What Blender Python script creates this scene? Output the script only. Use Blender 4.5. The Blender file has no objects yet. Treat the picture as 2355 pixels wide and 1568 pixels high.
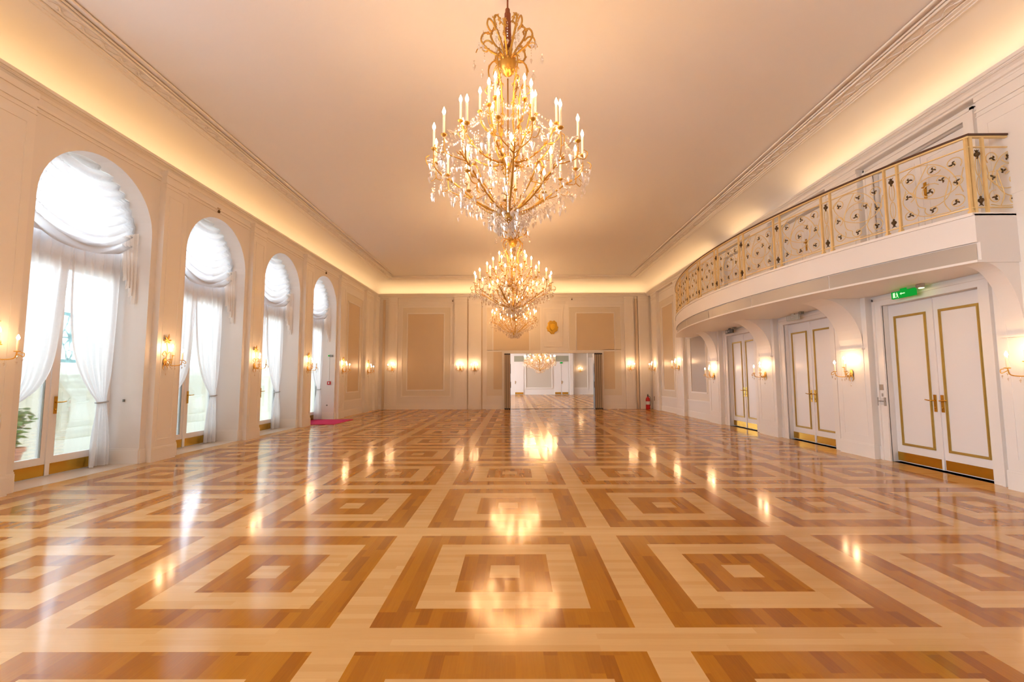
import bpy, math, random
from mathutils import Vector, Matrix
random.seed(7)
SC = bpy.context.scene
COL = SC.collection
PI = math.pi

# ------------------------------------------------------------------ camera
cam_d = bpy.data.cameras.new('camera'); cam = bpy.data.objects.new('camera', cam_d); COL.objects.link(cam)
SC.camera = cam
CAM_F, CAM_P, CAM_Y, CAM_R, CAM_H = 1045.3, .0813, -.00456, .00397, 1.309
_f = Vector((math.sin(CAM_Y)*math.cos(CAM_P), math.cos(CAM_Y)*math.cos(CAM_P), math.sin(CAM_P)))
_r0 = Vector((math.cos(CAM_Y), -math.sin(CAM_Y), 0)); _d0 = -_r0.cross(_f)
_r = _r0*math.cos(CAM_R)+_d0*math.sin(CAM_R); _d = -_r0*math.sin(CAM_R)+_d0*math.cos(CAM_R)
cam.matrix_world = Matrix(((_r.x, -_d.x, -_f.x, 0), (_r.y, -_d.y, -_f.y, 0), (_r.z, -_d.z, -_f.z, CAM_H), (0, 0, 0, 1)))
cam_d.sensor_fit = 'HORIZONTAL'; cam_d.sensor_width = 36; cam_d.lens = 36*CAM_F/2355
cam_d.clip_start = .05; cam_d.clip_end = 200

# ------------------------------------------------------------------ view, world, large lights
SC.view_settings.view_transform = 'Standard'; SC.view_settings.look = 'None'
SC.view_settings.gamma = 1; SC.view_settings.use_curve_mapping = False
SC.view_settings.exposure = 0.32
SC.cycles.use_denoising = True
SC.cycles.max_bounces = 10; SC.cycles.diffuse_bounces = 5; SC.cycles.glossy_bounces = 4
SC.cycles.transparent_max_bounces = 16; SC.cycles.transmission_bounces = 6
SC.cycles.caustics_reflective = False; SC.cycles.caustics_refractive = False
SC.cycles.sample_clamp_indirect = 6.0
W = bpy.data.worlds.new('sky'); SC.world = W; W.use_nodes = True
W.node_tree.nodes['Background'].inputs[0].default_value = (.79, .86, 1.0, 1)
W.node_tree.nodes['Background'].inputs[1].default_value = 9.5

WARM = (1.0, .62, .30)
COVE = (1.0, .64, .29)
BULB_STRENGTH = 195.0
SCONCE_STRENGTH = 130.0
COVE_W = 1.1          # watts per metre of LED strip

# room planes
XL, XR, YE, YF = -5.87, 5.86, 19.35, -9.0     # bay wall planes left, right, end, front
PL, PR = -5.77, 5.75                          # pilaster faces
ZC, ZL = 5.5, 4.93                            # ceiling, cornice lip
XLW, XRD = -6.47, 5.98                        # window plane, door recess plane

def area(name, loc, rot, sx, sy, power, color):
    l = bpy.data.lights.new(name, 'AREA'); l.shape = 'RECTANGLE'; l.size = sx; l.size_y = sy
    l.energy = power; l.color = color
    o = bpy.data.objects.new(name, l); COL.objects.link(o); o.location = loc; o.rotation_euler = rot
    return o
# LED strips lying in the cornice trough, shining up into the cove
def strip_y(name, x, y0, y1, side):
    area(name, (x, (y0+y1)/2, 4.865), (PI, side*.25, 0), .05, y1-y0, COVE_W*(y1-y0)*(1.15 if side > 0 else 1.0), COVE)
strip_y('led_strip_left', -5.93, YF, 19.2, -1)
for a, b in ((YF, 9.15), (10.5, 12.05), (13.1, 19.2)):
    strip_y('led_strip_right', 5.84, a, b, 1)
# lamps added as daylight fill at unseen windows behind viewpoint and in adjoining room
DAY = (.80, .84, 1.0)
for k in (-5, -4, -3, -2, -1):
    area('window_daylight', (-6.55, 5.40+2.565*k+.895, 2.25), (0, -PI/2, 0), 4.3, 1.75, 165, DAY)
for y in (21, 24.5, 28, 31.5):
    area('window_daylight', (-6.45, y+1.0, 1.8), (0, -PI/2, 0), 3.5, 1.95, 140, (.85, .90, 1.0))
area('led_strip_end', (-.1, 19.42, 4.865), (PI+.25, 0, 0), 11.4, .05, COVE_W*1.2*11.4, COVE)

# ------------------------------------------------------------------ materials
def nodes(m):
    m.use_nodes = True; return m.node_tree.nodes, m.node_tree.links
def pbr(name, color, rough=.5, metal=0., spec=.5, coat=0., bump=None, noise=.0, nscale=3.):
    m = bpy.data.materials.new(name); N, L = nodes(m); b = N['Principled BSDF']
    b.inputs['Base Color'].default_value = (*color, 1); b.inputs['Roughness'].default_value = rough
    b.inputs['Metallic'].default_value = metal; b.inputs['Specular IOR Level'].default_value = spec
    b.inputs['Coat Weight'].default_value = coat
    tc = N.new('ShaderNodeTexCoord')
    nz = N.new('ShaderNodeTexNoise'); nz.inputs['Scale'].default_value = nscale; nz.inputs['Detail'].default_value = 3
    L.new(tc.outputs['Object'], nz.inputs['Vector'])
    mx = N.new('ShaderNodeMix'); mx.data_type = 'RGBA'
    mx.inputs['A'].default_value = tuple(c*(1-noise) for c in color)+(1,)
    mx.inputs['B'].default_value = tuple(min(1, c*(1+noise)) for c in color)+(1,)
    L.new(nz.outputs['Fac'], mx.inputs['Factor']); L.new(mx.outputs['Result'], b.inputs['Base Color'])
    if bump:
        sc, st = bump
        v = N.new('ShaderNodeTexNoise'); v.inputs['Scale'].default_value = sc; v.inputs['Detail'].default_value = 2
        L.new(tc.outputs['Object'], v.inputs['Vector'])
        bp = N.new('ShaderNodeBump'); bp.inputs['Strength'].default_value = st; bp.inputs['Distance'].default_value = .01
        L.new(v.outputs['Fac'], bp.inputs['Height']); L.new(bp.outputs['Normal'], b.inputs['Normal'])
    return m
def emis(name, color, strength):
    m = bpy.data.materials.new(name); N, L = nodes(m); N.remove(N['Principled BSDF'])
    e = N.new('ShaderNodeEmission'); e.inputs[0].default_value = (*color, 1); e.inputs[1].default_value = strength
    L.new(e.outputs[0], N['Material Output'].inputs[0]); return m
M = {}
M['paint'] = pbr('wall_paint', (.82, .785, .745), .45, noise=.015, nscale=.8)
M['trim'] = pbr('trim_paint', (.86, .82, .77), .38, noise=.01)
M['ceil'] = pbr('ceiling_paint', (.88, .855, .83), .6, noise=.01, nscale=.4)
M['ring'] = pbr('panel_ring_paint', (.76, .70, .60), .45, noise=.01)
M['tan'] = pbr('panel_tan_paint', (.68, .55, .38), .33, noise=.02)
M['greyp'] = pbr('panel_grey', (.45, .40, .34), .3, noise=.02)
M['white'] = pbr('white_lacquer', (.84, .81, .79), .28)
M['gold'] = pbr('gilding', (.85, .52, .13), .28, 1., noise=.08, nscale=20)
M['ggold'] = pbr('chandelier_gilding', (.58, .33, .07), .36, .9, noise=.15, nscale=25)
M['molding'] = pbr('gilt_moulding', (.50, .35, .09), .4, .6, noise=.1, nscale=12)
M['brass'] = pbr('polished_brass', (.62, .36, .05), .25, 1., noise=.12, nscale=4)
M['railgold'] = pbr('rail_brass', (.80, .60, .28), .42, .35, noise=.1, nscale=15)
M['bronze'] = pbr('dark_bronze', (.09, .05, .015), .5, .5)
M['handrail'] = pbr('dark_handrail', (.08, .03, .015), .35)
M['velvet'] = pbr('brown_velvet', (.26, .07, .02), .8, noise=.3, nscale=30)
M['candle'] = pbr('ivory_candle', (.90, .78, .60), .5)
M['black'] = pbr('black_metal', (.02, .018, .015), .4)
M['dkgrey'] = pbr('grey_metal', (.25, .23, .2), .4, .5)
M['chan'] = pbr('recess_channel', (.64, .53, .40), .5)
M['part'] = pbr('partition_laminate', (.42, .33, .24), .5, noise=.05)
M['red'] = pbr('red_enamel', (.50, .01, .015), .3)
M['carpet'] = pbr('crimson_carpet', (.50, .0, .09), .9, bump=(300, .4), noise=.1, nscale=40)
M['terra'] = pbr('terracotta', (.50, .22, .14), .8, noise=.1)
M['leaf'] = pbr('leaf_green', (.10, .24, .05), .45, noise=.5, nscale=9)
M['bark'] = pbr('bark', (.16, .12, .07), .8)
M['soil'] = pbr('soil', (.06, .04, .03), .9)
M['stone'] = pbr('pale_stone', (.80, .78, .66), .8, noise=.08, nscale=2)
M['terrace'] = pbr('terrace_stone', (.87, .88, .90), .7, noise=.05, nscale=2)
M['teal'] = pbr('teal_ironwork', (.10, .34, .36), .5)
M['plastic'] = pbr('white_plastic', (.7, .68, .66), .4)
M['steel'] = pbr('steel_plate', (.5, .46, .42), .35, .7)
M['bulb'] = emis('bulb_glow', (1.0, .56, .24), BULB_STRENGTH)
M['sbulb'] = emis('sconce_bulb_glow', (1.0, .60, .30), SCONCE_STRENGTH)
M['exitg'] = emis('exit_green', (.01, .38, .04), .7)
M['exitw'] = emis('exit_white', (.6, 1.0, .5), 1.0)
M['exityel'] = emis('exit_lamp', (.9, .95, .25), 9)
M['signgrey'] = pbr('unlit_sign', (.55, .58, .52), .4)
M['wfloor'] = M['paint']
# relief ornament
m = pbr('relief_plaster', (.84, .79, .74), .5); N, L = nodes(m)
tc = N['Texture Coordinate']; v = N.new('ShaderNodeTexVoronoi'); v.inputs['Scale'].default_value = 11
v.feature = 'SMOOTH_F1'
L.new(tc.outputs['Object'], v.inputs['Vector'])
bp = N.new('ShaderNodeBump'); bp.inputs['Strength'].default_value = .5; bp.inputs['Distance'].default_value = .03
L.new(v.outputs['Distance'], bp.inputs['Height']); L.new(bp.outputs['Normal'], N['Principled BSDF'].inputs['Normal'])
M['relief'] = m
# sheer
def sheer(name, tr, col, tl, mix=.55):
    m = bpy.data.materials.new(name); N, L = nodes(m); N.remove(N['Principled BSDF'])
    d = N.new('ShaderNodeBsdfDiffuse'); d.inputs[0].default_value = (*col, 1)
    t = N.new('ShaderNodeBsdfTranslucent'); t.inputs[0].default_value = (*(c*tl for c in col), 1)
    p = N.new('ShaderNodeBsdfTransparent'); p.inputs[0].default_value = (1, 1, 1, 1)
    a = N.new('ShaderNodeMixShader'); a.inputs[0].default_value = mix
    L.new(d.outputs[0], a.inputs[1]); L.new(t.outputs[0], a.inputs[2])
    w = N.new('ShaderNodeTexNoise'); w.inputs['Scale'].default_value = 30
    tcn = N.new('ShaderNodeTexCoord'); L.new(tcn.outputs['Object'], w.inputs['Vector'])
    mr = N.new('ShaderNodeMapRange'); mr.inputs['To Min'].default_value = tr*.7; mr.inputs['To Max'].default_value = tr*1.3
    L.new(w.outputs['Fac'], mr.inputs['Value'])
    b = N.new('ShaderNodeMixShader'); L.new(mr.outputs['Result'], b.inputs[0])
    L.new(a.outputs[0], b.inputs[1]); L.new(p.outputs[0], b.inputs[2])
    L.new(b.outputs[0], N['Material Output'].inputs[0]); return m
M['sheer'] = sheer('sheer_voile', .10, (.93, .94, .96), .90)
M['sheert'] = sheer('tail_voile', .12, (.97, .94, .90), 1.0, .25)
M['sheerv'] = sheer('valance_voile', .03, (.92, .92, .92), .40)
# window glass and crystal : clear with a fresnel gloss
def clear(name, tint, base, rough, gcol=(1, 1, 1)):
    m = bpy.data.materials.new(name); N, L = nodes(m); N.remove(N['Principled BSDF'])
    p = N.new('ShaderNodeBsdfTransparent'); p.inputs[0].default_value = (*tint, 1)
    g = N.new('ShaderNodeBsdfGlossy'); g.inputs['Roughness'].default_value = rough; g.inputs[0].default_value = (*gcol, 1)
    lw = N.new('ShaderNodeLayerWeight'); lw.inputs['Blend'].default_value = .35
    mr = N.new('ShaderNodeMapRange'); mr.inputs['To Min'].default_value = base; mr.inputs['To Max'].default_value = .8
    L.new(lw.outputs['Fresnel'], mr.inputs['Value'])
    x = N.new('ShaderNodeMixShader'); L.new(mr.outputs['Result'], x.inputs[0])
    L.new(p.outputs[0], x.inputs[1]); L.new(g.outputs[0], x.inputs[2]); L.new(x.outputs[0], N['Material Output'].inputs[0])
    return m
M['glass'] = clear('window_glass', (.93, .97, .97), .03, .02)
M['crystal'] = clear('cut_crystal', (.95, .93, .90), .42, .25, (1, .97, .93))

# parquet
def parquet():
    m = bpy.data.materials.new('parquet'); N, L = nodes(m); b = N['Principled BSDF']
    tc = N.new('ShaderNodeTexCoord'); sp = N.new('ShaderNodeSeparateXYZ'); L.new(tc.outputs['Object'], sp.inputs[0])
    def mt(op, a, b_=None, c=None):
        n = N.new('ShaderNodeMath'); n.operation = op
        for i, v in enumerate((a, b_, c)):
            if v is None: continue
            if isinstance(v, (int, float)): n.inputs[i].default_value = v
            else: L.new(v, n.inputs[i])
        return n.outputs[0]
    X, Y = sp.outputs[0], sp.outputs[1]
    P = 1.609
    def cell(v, off):
        a = mt('ADD', v, -off); k = mt('ROUND', mt('DIVIDE', a, P)); return mt('ABSOLUTE', mt('SUBTRACT', a, mt('MULTIPLY', k, P))), k
    u, ku = cell(X, -.0694); w, kw = cell(Y, 3.206)
    d = mt('MAXIMUM', u, w)
    r1 = mt('MULTIPLY', mt('GREATER_THAN', d, .1), mt('LESS_THAN', d, .3))
    r2 = mt('MULTIPLY', mt('GREATER_THAN', d, .5), mt('LESS_THAN', d, .7))
    dark = mt('ADD', r1, r2)
    dark = mt('MULTIPLY', dark, mt('LESS_THAN', mt('ABSOLUTE', ku), 3.5))
    # planks : dark boards run along y, light boards along x
    def planks(a, c, wa, lc):
        ia = mt('FLOOR', mt('DIVIDE', a, wa))
        cmb = N.new('ShaderNodeCombineXYZ'); L.new(ia, cmb.inputs[0]); cmb.inputs[1].default_value = 7.3
        wn = N.new('ShaderNodeTexWhiteNoise'); wn.noise_dimensions = '2D'; L.new(cmb.outputs[0], wn.inputs['Vector'])
        ic = mt('FLOOR', mt('ADD', mt('DIVIDE', c, lc), mt('MULTIPLY', mt('ROUND', mt('MULTIPLY', wn.outputs['Value'], 3)), .333)))
        cm2 = N.new('ShaderNodeCombineXYZ'); L.new(ia, cm2.inputs[0]); L.new(ic, cm2.inputs[1])
        wn2 = N.new('ShaderNodeTexWhiteNoise'); wn2.noise_dimensions = '2D'; L.new(cm2.outputs[0], wn2.inputs['Vector'])
        return wn2.outputs['Value']
    pd = planks(X, Y, .0667, .40); pl = planks(Y, X, .05, .62)
    def grain(sx, sy):
        mp = N.new('ShaderNodeMapping'); mp.inputs['Scale'].default_value = (sx, sy, 1); L.new(tc.outputs['Object'], mp.inputs[0])
        nz = N.new('ShaderNodeTexNoise'); nz.inputs['Scale'].default_value = 1; nz.inputs['Detail'].default_value = 4; nz.inputs['Roughness'].default_value = .6
        L.new(mp.outputs[0], nz.inputs['Vector']); return nz.outputs['Fac']
    gd = grain(110, 5); gl = grain(5, 110)
    def ramp(fac, c0, c1):
        r = N.new('ShaderNodeMix'); r.data_type = 'RGBA'; r.inputs['A'].default_value = (*c0, 1); r.inputs['B'].default_value = (*c1, 1)
        L.new(fac, r.inputs['Factor']); return r.outputs['Result']
    fd = mt('ADD', mt('MULTIPLY', mt('POWER', pd, 1.6), .62), mt('MULTIPLY', gd, .5))
    fl = mt('ADD', mt('MULTIPLY', pl, .55), mt('MULTIPLY', gl, .45))
    cd = ramp(fd, (.45, .175, .006), (.25, .072, .001))
    cl = ramp(fl, (.66, .41, .17), (.52, .28, .085))
    mx = N.new('ShaderNodeMix'); mx.data_type = 'RGBA'; L.new(dark, mx.inputs['Factor']); L.new(cl, mx.inputs['A']); L.new(cd, mx.inputs['B'])
    # satin lacquer: diffuse wood under a gloss that levels off at grazing angles
    N.remove(b)
    df = N.new('ShaderNodeBsdfDiffuse'); L.new(mx.outputs['Result'], df.inputs[0])
    gs = N.new('ShaderNodeBsdfGlossy'); gs.inputs['Roughness'].default_value = .12; gs.inputs[0].default_value = (.97, .96, .95, 1)
    fr = N.new('ShaderNodeFresnel'); fr.inputs['IOR'].default_value = 1.52
    ms = N.new('ShaderNodeMixShader'); L.new(mt('MINIMUM', fr.outputs[0], .48), ms.inputs[0])
    L.new(df.outputs[0], ms.inputs[1]); L.new(gs.outputs[0], ms.inputs[2]); L.new(ms.outputs[0], N['Material Output'].inputs[0])
    return m
M['parquet'] = parquet()

# ------------------------------------------------------------------ mesh helpers
class MB:
    def __init__(s): s.v = []; s.f = []; s.sm = []
    def add(s, vs, fs, smooth=False):
        n = len(s.v); s.v += [tuple(p) for p in vs]; s.f += [tuple(i+n for i in f) for f in fs]; s.sm += [smooth]*len(fs)
    def box(s, x0, x1, y0, y1, z0, z1):
        if x0 > x1: x0, x1 = x1, x0
        if y0 > y1: y0, y1 = y1, y0
        if z0 > z1: z0, z1 = z1, z0
        s.add([(x0, y0, z0), (x1, y0, z0), (x1, y1, z0), (x0, y1, z0), (x0, y0, z1), (x1, y0, z1), (x1, y1, z1), (x0, y1, z1)],
              [(0, 3, 2, 1), (4, 5, 6, 7), (0, 1, 5, 4), (1, 2, 6, 5), (2, 3, 7, 6), (3, 0, 4, 7)])
    def quad(s, a, b, c, d): s.add([a, b, c, d], [(0, 1, 2, 3)])
    def tube(s, pts, r, n=6, cap=True, smooth=True):
        pts = [Vector(p) for p in pts]; k = len(pts)
        rs = r if isinstance(r, (list, tuple)) else [r]*k
        t0 = (pts[1]-pts[0]).normalized()
        up = Vector((0, 0, 1)) if abs(t0.z) < .9 else Vector((1, 0, 0))
        nrm = (up - t0*up.dot(t0)).normalized(); vs = []
        for i, p in enumerate(pts):
            t = (pts[min(i+1, k-1)]-pts[max(i-1, 0)])
            t = t.normalized() if t.length > 1e-9 else t0
            nrm = (nrm - t*nrm.dot(t))
            nrm = nrm.normalized() if nrm.length > 1e-6 else t.orthogonal().normalized()
            bn = t.cross(nrm)
            for j in range(n):
                a = 2*PI*j/n; vs.append(p + (nrm*math.cos(a)+bn*math.sin(a))*rs[i])
        fs = [(i*n+j, i*n+(j+1) % n, (i+1)*n+(j+1) % n, (i+1)*n+j) for i in range(k-1) for j in range(n)]
        if cap: fs += [tuple(range(n-1, -1, -1)), tuple((k-1)*n+j for j in range(n))]
        s.add(vs, fs, smooth)
    def lathe(s, prof, c=(0, 0, 0), n=16, smooth=True):
        vs = []; k = len(prof)
        for r, z in prof:
            for j in range(n):
                a = 2*PI*j/n; vs.append((c[0]+r*math.cos(a), c[1]+r*math.sin(a), c[2]+z))
        fs = [(i*n+j, i*n+(j+1) % n, (i+1)*n+(j+1) % n, (i+1)*n+j) for i in range(k-1) for j in range(n)]
        s.add(vs, fs, smooth)
    def octa(s, c, rx, rz, n=4, zt=.5):
        c = Vector(c); vs = [c+Vector((0, 0, rz*zt*2)), c-Vector((0, 0, rz*(1-zt)*2))]
        for j in range(n):
            a = 2*PI*j/n + c.x*9; vs.append(c+Vector((rx*math.cos(a), rx*math.sin(a), 0)))
        fs = [(0, 2+j, 2+(j+1) % n) for j in range(n)]+[(1, 2+(j+1) % n, 2+j) for j in range(n)]
        s.add(vs, fs)
    def grid(s, fn, nu, nv, smooth=True):
        vs = [fn(i/nu, j/nv) for j in range(nv+1) for i in range(nu+1)]
        fs = [(j*(nu+1)+i, j*(nu+1)+i+1, (j+1)*(nu+1)+i+1, (j+1)*(nu+1)+i) for j in range(nv) for i in range(nu)]
        s.add(vs, fs, smooth)
    def build(s, name, mat, parent=None, loc=None):
        me = bpy.data.meshes.new(name); me.from_pydata(s.v, [], s.f); me.update()
        if any(s.sm) and len(s.sm) != len(me.polygons): print('SMLEN', name, len(s.sm), len(me.polygons))
        elif any(s.sm): me.polygons.foreach_set('use_smooth', s.sm)
        me.materials.append(M[mat] if isinstance(mat, str) else mat)
        o = bpy.data.objects.new(name, me); COL.objects.link(o)
        if parent: o.parent = parent
        if loc: o.location = loc
        return o
def spline(pts, n=6):
    P = [Vector(p) for p in pts]; P = [P[0]*2-P[1]]+P+[P[-1]*2-P[-2]]; out = []
    for i in range(1, len(P)-2):
        for k in range(n):
            t = k/n; a, b, c, d = P[i-1:i+3]
            out.append(.5*((2*b)+(c-a)*t+(2*a-5*b+4*c-d)*t*t+(3*b-a-3*c+d)*t**3))
    out.append(P[-2]); return out
def tag(o, label=None, cat=None, group=None, kind=None):
    if label: o['label'] = label
    if cat: o['category'] = cat
    if group: o['group'] = group
    if kind: o['kind'] = kind
    return o
def thing(name, label, cat, loc=(0, 0, 0), rz=0, group=None, kind=None):
    o = bpy.data.objects.new(name, None); COL.objects.link(o); o.location = loc; o.rotation_euler = (0, 0, rz)
    o.empty_display_size = .1
    return tag(o, label, cat, group, kind)
def struct(mb, name, mat, parent=None):
    o = mb.build(name, mat, parent)
    if not parent: o['kind'] = 'structure'
    return o
KIDS = {}
def copy_tree(o, parent=None):
    c = o.copy(); COL.objects.link(c); c.parent = parent
    for ch in KIDS_OF(o): copy_tree(ch, c)
    return c
def KIDS_OF(o): return [x for x in list(bpy.data.objects) if x.parent == o]

# plane-local boxes: P in 'L','R','E' ; u along the wall, v = z, d = distance proud of base plane
def pb(mb, P, base, u0, u1, v0, v1, d0, d1):
    if P == 'L': mb.box(base+d0, base+d1, u0, u1, v0, v1)
    elif P == 'R': mb.box(base-d1, base-d0, u0, u1, v0, v1)
    elif P == 'E': mb.box(u0, u1, base-d1, base-d0, v0, v1)
def frame(mb, P, base, u0, u1, v0, v1, w, t, step=True):
    for (a, b, c, d) in ((u0, u1, v0, v0+w), (u0, u1, v1-w, v1), (u0, u0+w, v0+w, v1-w), (u1-w, u1, v0+w, v1-w)):
        pb(mb, P, base, a, b, c, d, -.01, t)
        if step:
            q = w*.3
            if d-c > b-a: pb(mb, P, base, a+q, b-q, c-(.0), d, -.01, t*1.5)
            else: pb(mb, P, base, a+(q if w else 0), b-q, c+q, d-q, -.01, t*1.5)

# ------------------------------------------------------------------ floor and ceiling
fl = MB(); fl.box(-6.62, 9.2, YF-.2, 36.2, -.12, 0); struct(fl, 'floor', 'parquet')
RL, RR, RE, RF = -5.90, 5.74, 19.33, YF+.02   # cornice reference rectangle
def ring(mb, prof, smooth=False):
    """sweep (d inward, z) profile round the reference rectangle"""
    vs = []; k = len(prof)
    for d, z in prof:
        vs += [(RL+d, RF+d, z), (RR-d, RF+d, z), (RR-d, RE-d, z), (RL+d, RE-d, z)]
    fs = [(i*4+j, i*4+(j+1) % 4, (i+1)*4+(j+1) % 4, (i+1)*4+j) for i in range(k-1) for j in range(4)]
    mb.add(vs, fs, smooth)
ce = MB()
cove = [(-.20, 4.80), (-.22, 5.0), (-.18, 5.12), (-.08, 5.24), (.08, 5.33), (.28, 5.40), (.48, 5.44), (.60, 5.455)]
ring(ce, cove, True)
ring(ce, [(.60, 5.455), (.60, ZC), (1.0, ZC)])
ce.quad((RL+1.0, RF+1.0, ZC), (RR-1.0, RF+1.0, ZC), (RR-1.0, RE-1.0, ZC), (RL+1.0, RE-1.0, ZC))
struct(ce, 'ceiling', 'ceil')
# moulded band round the ceiling
tb = MB()
for a, b, t in ((.595, .62, .066), (.64, .665, .060), (.70, .715, .050), (.885, .91, .052), (.93, .945, .034), (1.02, 1.05, .030)):
    ring(tb, [(a, ZC-.01), (a, ZC-t+.012), (a+.006, ZC-t), (b-.006, ZC-t), (b, ZC-t+.012), (b, ZC-.01)])
ring(tb, [(.665, 5.45), (.70, 5.455)]); ring(tb, [(.60, 5.44), (.665, 5.45)])
struct(tb, 'trim_1', 'trim')
to = MB(); ring(to, [(.715, 5.475), (.74, 5.462), (.86, 5.462), (.885, 5.475)]); struct(to, 'trim_2', 'relief')
# floral relief modelled along the band on the two long sides
rl = MB()
for s, x0 in ((1, RL+.80), (-1, RR-.80)):
    y = .6; k = 0
    while y < 17.8:
        pts = [(x0+.045*math.sin(t*2*PI)*(1-.5*t), y+.26*t, 5.458) for t in [i/8 for i in range(9)]]
        rl.tube(pts, [.004+.010*math.sin(PI*i/8) for i in range(9)], 4)
        for q in (-1, 1):
            rl.octa((x0+q*.032, y+.13, 5.457), .022, .008, 5)
        y += .27; k += 1
struct(rl, 'trim_3', 'relief')
# cornice with the light trough
co = MB()
ring(co, [(-.26, 4.76), (0, 4.76), (.012, 4.765), (.012, 4.79), (.035, 4.80), (.05, 4.835), (.08, 4.865), (.10, 4.872), (.10, 4.885), (.12, 4.89),
          (.12, ZL), (.095, ZL), (.09, 4.86), (-.24, 4.85)])
struct(co, 'trim_4', 'trim')

# ------------------------------------------------------------------ left wall with arches
ARY0, ARP, ARW = 5.40, 2.565, 1.79
ARC_Z = 3.60
arches = [(ARY0+ARP*k, ARY0+ARP*k+ARW) for k in (-5, -4, -3, -2, -1, 0, 1, 2, 3)]
def arch_pts(y0, y1, n=24, ins=0.):
    c = (y0+y1)/2; r = (y1-y0)/2-ins
    return [(c-r*math.cos(PI*i/n), ARC_Z+r*math.sin(PI*i/n)) for i in range(n+1)]
wl = MB(); ZT = 4.9
ycur = YF-.1
for (a, b) in arches:
    wl.quad((XL, ycur, 0), (XL, a, 0), (XL, a, ZT), (XL, ycur, ZT))
    pts = arch_pts(a, b)
    for (p, q) in zip(pts, pts[1:]):
        wl.quad((XL, p[0], p[1]), (XL, q[0], q[1]), (XL, q[0], ZT), (XL, p[0], ZT))
        wl.add([(XL, p[0], p[1]), (XL, q[0], q[1]), (XLW, q[0], q[1]), (XLW, p[0], p[1])], [(0, 1, 2, 3)], True)
    for y in (a, b):
        wl.quad((XL, y, 0), (XLW, y, 0), (XLW, y, ARC_Z), (XL, y, ARC_Z))
    ycur = b
wl.quad((XL, ycur, 0), (XL, YE, 0), (XL, YE, ZT), (XL, ycur, ZT))
struct(wl, 'wall_left', 'paint')
wlo = MB(); ycur = YF-.1   # outer face
for (a, b) in arches:
    wlo.box(XLW-.12, XLW-.02, ycur, a-.0, 0, 5.2); wlo.box(XLW-.12, XLW-.02, a, b, 4.52, 5.2)
    pts = arch_pts(a, b)
    for (p, q) in zip(pts, pts[1:]):
        wlo.quad((XLW-.03, p[0], p[1]), (XLW-.03, q[0], q[1]), (XLW-.03, q[0], 4.6), (XLW-.03, p[0], 4.6))
    ycur = b
wlo.box(XLW-.12, XLW-.02, ycur, 20, 0, 5.2)
struct(wlo, 'wall_left_outer', 'stone')
# pilasters and mouldings left
pilL = [(7.30+ARP*k, 7.80+ARP*k) for k in (-6, -5, -4, -3, -2, -1, 0, 1, 2, 3)]+[(17.62, 18.12), (18.85, 19.35)]
tl = MB()
def pilaster(mb, P, base, u0, u1, proud, z1=4.77, panel=True):
    pb(mb, P, base, u0, u1, 0, z1, -.005, proud)
    f = base+proud if P == 'L' else base-proud
    pb(mb, P, f, u0-.012, u1+.012, 0, .20, -.05, .014); pb(mb, P, f, u0-.006, u1+.006, .20, .225, -.04, .008)
    pb(mb, P, f, u0-.012, u1+.012, 4.56, 4.585, -.05, .016); pb(mb, P, f, u0-.008, u1+.008, 4.50, 4.515, -.05, .01)
    pb(mb, P, f, u0-.008, u1+.008, 4.70, 4.78, -.05, .018)
    if panel:
        frame(mb, P, f, u0+.085, u1-.085, .33, 4.38, .018, .007, False)
for a, b in pilL: pilaster(tl, 'L', XL, a, b, PL-XL)
# skirting and thin lines in the left bays
segs = []; ycur = YF
for (a, b) in arches: segs.append((ycur, a)); ycur = b
segs.append((ycur, YE))
for a, b in segs:
    pb(tl, 'L', XL, a, b, 0, .20, -.01, .02); pb(tl, 'L', XL, a, b, .20, .222, -.01, .012)
for a, b in arches:   # skirting inside the window reveals
    for y, s in ((a, 1), (b, -1)):
        tl.box(XLW+.06, XL, y, y+s*.018, 0, .21); tl.box(XLW+.06, XL, y, y+s*.010, .21, .235)
for (a, b) in zip([p[1] for p in pilL], [p[0] for p in pilL[1:]]):
    if b-a > .4:
        pb(tl, 'L', XL, a, b, 4.60, 4.62, -.01, .014); pb(tl, 'L', XL, a, b, 4.66, 4.70, -.01, .02)
struct(tl, 'trim_5', 'trim')
def wall_panel(name, P, base, o, i, ringm='ring', inner='tan'):
    """painted wall panel: outer moulding frame, ring, inner frame, tan field"""
    a = MB(); pb(a, P, base, o[0], o[1], o[2], o[3], -.005, .004); r = struct(a, name+'_ring', ringm)
    b = MB(); pb(b, P, base, i[0], i[1], i[2], i[3], -.005, .007); struct(b, name+'_field', inner)
    c = MB(); frame(c, P, base, o[0]-.05, o[1]+.05, o[2]-.05, o[3]+.05, .05, .018); frame(c, P, base, i[0]-.045, i[1]+.045, i[2]-.045, i[3]+.045, .045, .02)
    struct(c, name+'_frame', 'trim')
wall_panel('wall_left_panel', 'L', XL, (15.62, 17.42, .56, 4.32), (15.95, 17.10, .85, 4.02))

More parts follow.
